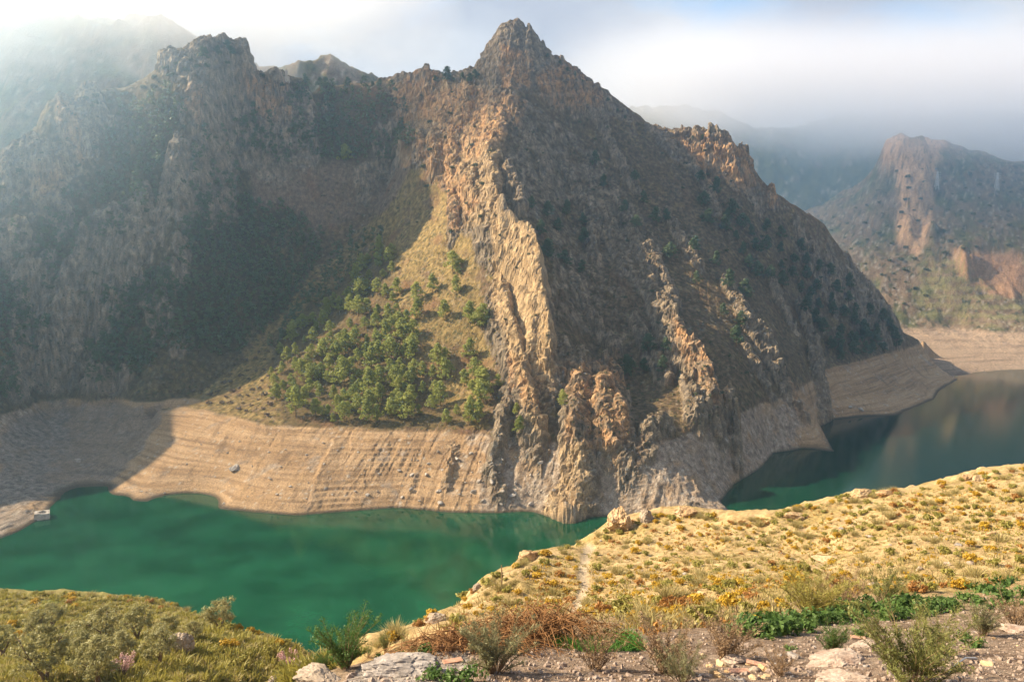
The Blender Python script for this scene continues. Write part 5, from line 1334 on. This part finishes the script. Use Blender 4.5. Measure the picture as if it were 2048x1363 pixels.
TBV = [blades(14, 0.26, 0.06, np.random.default_rng(980+i), 0.006, 1.2) for i in range(4)]
mass('fresh_grass', [(p[0][0], p[0][1], p[0][2] - 0.02, rg.uniform(0.7, 1.3), int(rg.integers(4)), rg.uniform(0, 6.28)) for p in h if p], TBV, ML_vivid, 'patch of fresh green grass in front of the dead bramble', 'grass')
# ================================================================ SMALL THINGS FAR OFF
MS_bank = stone_mat('bank_boulder_stone', [(0.3, (0.30, 0.25, 0.20)), (0.5, (0.44, 0.38, 0.32)), (0.7, (0.54, 0.49, 0.43))], 0.8, 0.2)
BM = [rock_mesh('bank_boulder', (1, rg.uniform(0.6, 0.9), rg.uniform(0.55, 0.8)), 1000 + i, 3) for i in range(5)]
for m_ in BM: m_.materials.append(MS_bank)
def bankb(u, v, s, label, group=None):
    h = hit(u, v, [BV_M])
    if h and 0.2 < h[0][2] < 30: tag(link('bank_boulder', BM[int(rg.integers(5))], None, None, h[0] + Vector((0, 0, s*0.15)), (rg.normal()*0.3, rg.normal()*0.3, rg.uniform(0, 6.28)), s), label, 'rock', group)
bankb(468, 938, 5.5, 'pale boulder on the sunlit sand of the bank'); bankb(155, 922, 4.5, 'white boulder on the grey mud of the stream bed'); bankb(1722, 820, 4.5, 'white boulder on the bank of the bend')
bankb(1700, 815, 3.5, 'smaller boulder beside the white one on the bank of the bend'); bankb(735, 990, 2.2, 'single pale boulder low on the striped bank')
for (u, v) in poisson([(790,940),(880,900),(1100,920),(1120,1010),(800,1010)], 22, rg): bankb(u, v, rg.uniform(1.0, 3.2), 'pale boulder stuck in the stony bank below the spur', 'boulders of the stony bank')
for (u, v) in poisson([(320,850),(600,880),(760,900),(760,1000),(560,1000),(300,950)], 30, rg): bankb(u, v, rg.uniform(0.6, 2.0), 'stone lying on the sunlit sand of the bank', 'stones of the sunlit sand')
for (u, v) in poisson([(240,980),(520,990),(480,1010),(300,1000)], 26, rg): bankb(u, v, rg.uniform(0.6, 1.8), 'stone on the shaded foot of the bank by the cove', 'stones by the cove')
# ruined kiln at the cove
h = hit(84, 1034, [BV_M])
ang_ = np.linspace(0, 2*math.pi, 17)[:-1]
def ring(r, z, sq): return np.array([[r*math.cos(a)/ (max(abs(math.cos(a)), abs(math.sin(a))) if sq else 1), r*math.sin(a)/(max(abs(math.cos(a)), abs(math.sin(a))) if sq else 1), z] for a in ang_])
rs = [ring(3.4, -2.5, True), ring(3.1, 2.6, True), ring(2.0, 2.6, False), ring(1.9, -0.5, False)]
kv = np.concatenate(rs + [np.array([[0, 0, -0.5]])]); kv += np.random.default_rng(3).normal(size=kv.shape)*0.09
kf = [(16*i + k, 16*i + (k+1) % 16, 16*(i+1) + (k+1) % 16, 16*(i+1) + k) for i in range(3) for k in range(16)] + [(48 + k, 48 + (k+1) % 16, 64, 64) for k in range(16)]
km = bpy.data.meshes.new('stone_kiln'); km.from_pydata([tuple(p) for p in kv], [], [f if f[2] != f[3] else f[:3] for f in kf]); km.update()
tag(link('stone_kiln', km, MS_bank, None, h[0], (0, 0.08, 0.5)), 'square ruined stone kiln with a round opening at the cove', 'ruin')
# chimney-like pillar on the left ridge
h = hit(573, 158, [BV_M])
pv, pf = join([bar(-2.2, 2.2, -2, 2, -3, 1.6), bar(-0.9, 0.9, -0.9, 0.9, 1.6, 6.2), bar(-0.6, 0.6, -0.6, 0.6, 6.2, 8.0)])
tag(link('stone_pillar', mesh_np('stone_pillar', pv + np.random.default_rng(4).normal(size=pv.shape)*0.12, pf, False), MS_bank, None, h[0]), 'chimney shaped stone pillar on the left ridge', 'pillar')
# pylons on the far hill
_t = NT('galvanised_steel', 0.5, 0.5); M_pyl = _t.fin((0.5, 0.5, 0.5))
for (u, v, lb) in ((1873, 378, 'pale power pylon under the cliff of the far hill'), (1993, 380, 'second power pylon on the open side of the far hill')):
    h = hit(u, v, [BV_R]); parts = []
    if h is None: continue
    Hh = 23.0
    for sx in (-1, 1):
        for sy in (-1, 1): parts.append(tube([(2.2*sx, 2.2*sy, -1), (0.5*sx, 0.5*sy, Hh)], [0.28, 0.2], 4))
    lat = []
    for k in range(6):
        z0_, z1_ = Hh*k/6, Hh*(k+1)/6; w0, w1 = 2.2 - 1.7*k/6, 2.2 - 1.7*(k+1)/6
        for sy in (-1, 1): lat += [tube([(-w0, sy*w0, z0_), (w1, sy*w1, z1_)], [0.12, 0.12], 3), tube([(w0, sy*w0, z0_), (-w1, sy*w1, z1_)], [0.12, 0.12], 3)]
    root = bpy.data.objects.new('power_pylon', None); COL.objects.link(root); root.location = h[0]; tag(root, lb, 'pylon')
    v_, f_ = join(parts); link('leg_frame', mesh_np('leg_frame', v_, f_), M_pyl, root); v_, f_ = join(lat); link('lattice', mesh_np('lattice', v_, f_), M_pyl, root)
    v_, f_ = join([tube([(-4.5, 0, z), (4.5, 0, z)], [0.2, 0.2], 4) for z in (15.5, 18.5, 21.5)]); link('cross_arm', mesh_np('cross_arm', v_, f_), M_pyl, root)

# ================================================================ HAZE
def volume_box(name, lo, hi, density, color, aniso):
    x0, y0, z0 = lo; x1, y1, z1 = hi
    V = np.array([[x0,y0,z0],[x1,y0,z0],[x1,y1,z0],[x0,y1,z0],[x0,y0,z1],[x1,y0,z1],[x1,y1,z1],[x0,y1,z1]], float)
    F = np.array([[0,3,2,1],[4,5,6,7],[0,1,5,4],[1,2,6,5],[2,3,7,6],[3,0,4,7]])
    m = bpy.data.materials.new(name); m.use_nodes = True
    n = m.node_tree.nodes; n.clear(); out = n.new('ShaderNodeOutputMaterial')
    v = n.new('ShaderNodeVolumePrincipled')
    v.inputs['Color'].default_value = (*color, 1); v.inputs['Density'].default_value = density; v.inputs['Anisotropy'].default_value = aniso
    m.node_tree.links.new(v.outputs[0], out.inputs['Volume'])
    o = link(name, mesh_np(name, V, F, False), m); return o
hz = volume_box('haze', (-1500, -60, -20), (1900, 1800, 545), 0.00021, (0.43, 0.70, 1.0), 0.68)
tag(hz, 'thin bluish morning haze filling the valley air', 'haze', kind='stuff')

# ================================================================ LOW CLOUDS AND MIST BANKS on the far heights
def mist(name, lo, hi, thr0, kx, soft, dens_, nscale, label, n_amp=60.0, x0=0.0, color=(0.84, 0.85, 0.90)):
    o = volume_box(name, lo, hi, 0.0, color, 0.35)
    m = o.data.materials[0]; n = m.node_tree.nodes; l = m.node_tree.links
    v = [q for q in n if q.bl_idname == 'ShaderNodeVolumePrincipled'][0]
    t = NT.__new__(NT); t.n, t.l, t.co = n, l, None
    p = t.coord(); x, y, z = t.sep(p)
    f = t.noise(t.mapping(p, (1, 1, 1.6)), nscale, 3, 0.6)
    lift = t.math('MULTIPLY', t.math('SUBTRACT', f, 0.5), n_amp * 2)
    h = t.math('ADD', t.math('SUBTRACT', z, thr0), t.math('MULTIPLY', t.math('SUBTRACT', x, x0), kx))
    d = t.rng(t.math('ADD', h, lift), 0.0, soft, 0.0, dens_)
    # thin out towards the sides of the bank
    for c, a, b in ((x, lo[0], hi[0]), (y, lo[1], hi[1]), (z, lo[2], hi[2])):
        e = (b - a) * 0.18
        if c is not z: d = t.math('MULTIPLY', d, t.rng(c, a, a + e))
        d = t.math('MULTIPLY', d, t.rng(c, b, b - e))
    l.new(d, v.inputs['Density'])
    return tag(o, label, 'mist', kind='stuff')
mist('mist', (40, 1030, 185), (1250, 1420, 440), 268, 0.12, 60, 0.008, 0.006, 'grey bank of low cloud hiding the far summits', x0=205)  # this volume and the next are low clouds, built like the mist
mist('mist', (-620, 650, 200), (-40, 800, 405), 262, -0.10, 55, 0.011, 0.013, 'torn white cloud drifting over the pale left summit', n_amp=90.0, x0=-250, color=(0.985, 0.99, 1.0))
mist('mist', (-640, 330, 40), (-170, 610, 300), 95, -0.30, 170, 0.0015, 0.005, 'thin luminous mist hanging before the left mountain', x0=-200, color=(0.62, 0.82, 1.0))
mist('mist', (190, 900, 20), (1300, 1480, 330), 40, 0.0, 150, 0.0011, 0.006, 'thin blue mist filling the side valley', color=(0.42, 0.68, 1.0))
scene.cycles.volume_step_rate = 1.0
scene.cycles.volume_max_steps = 48
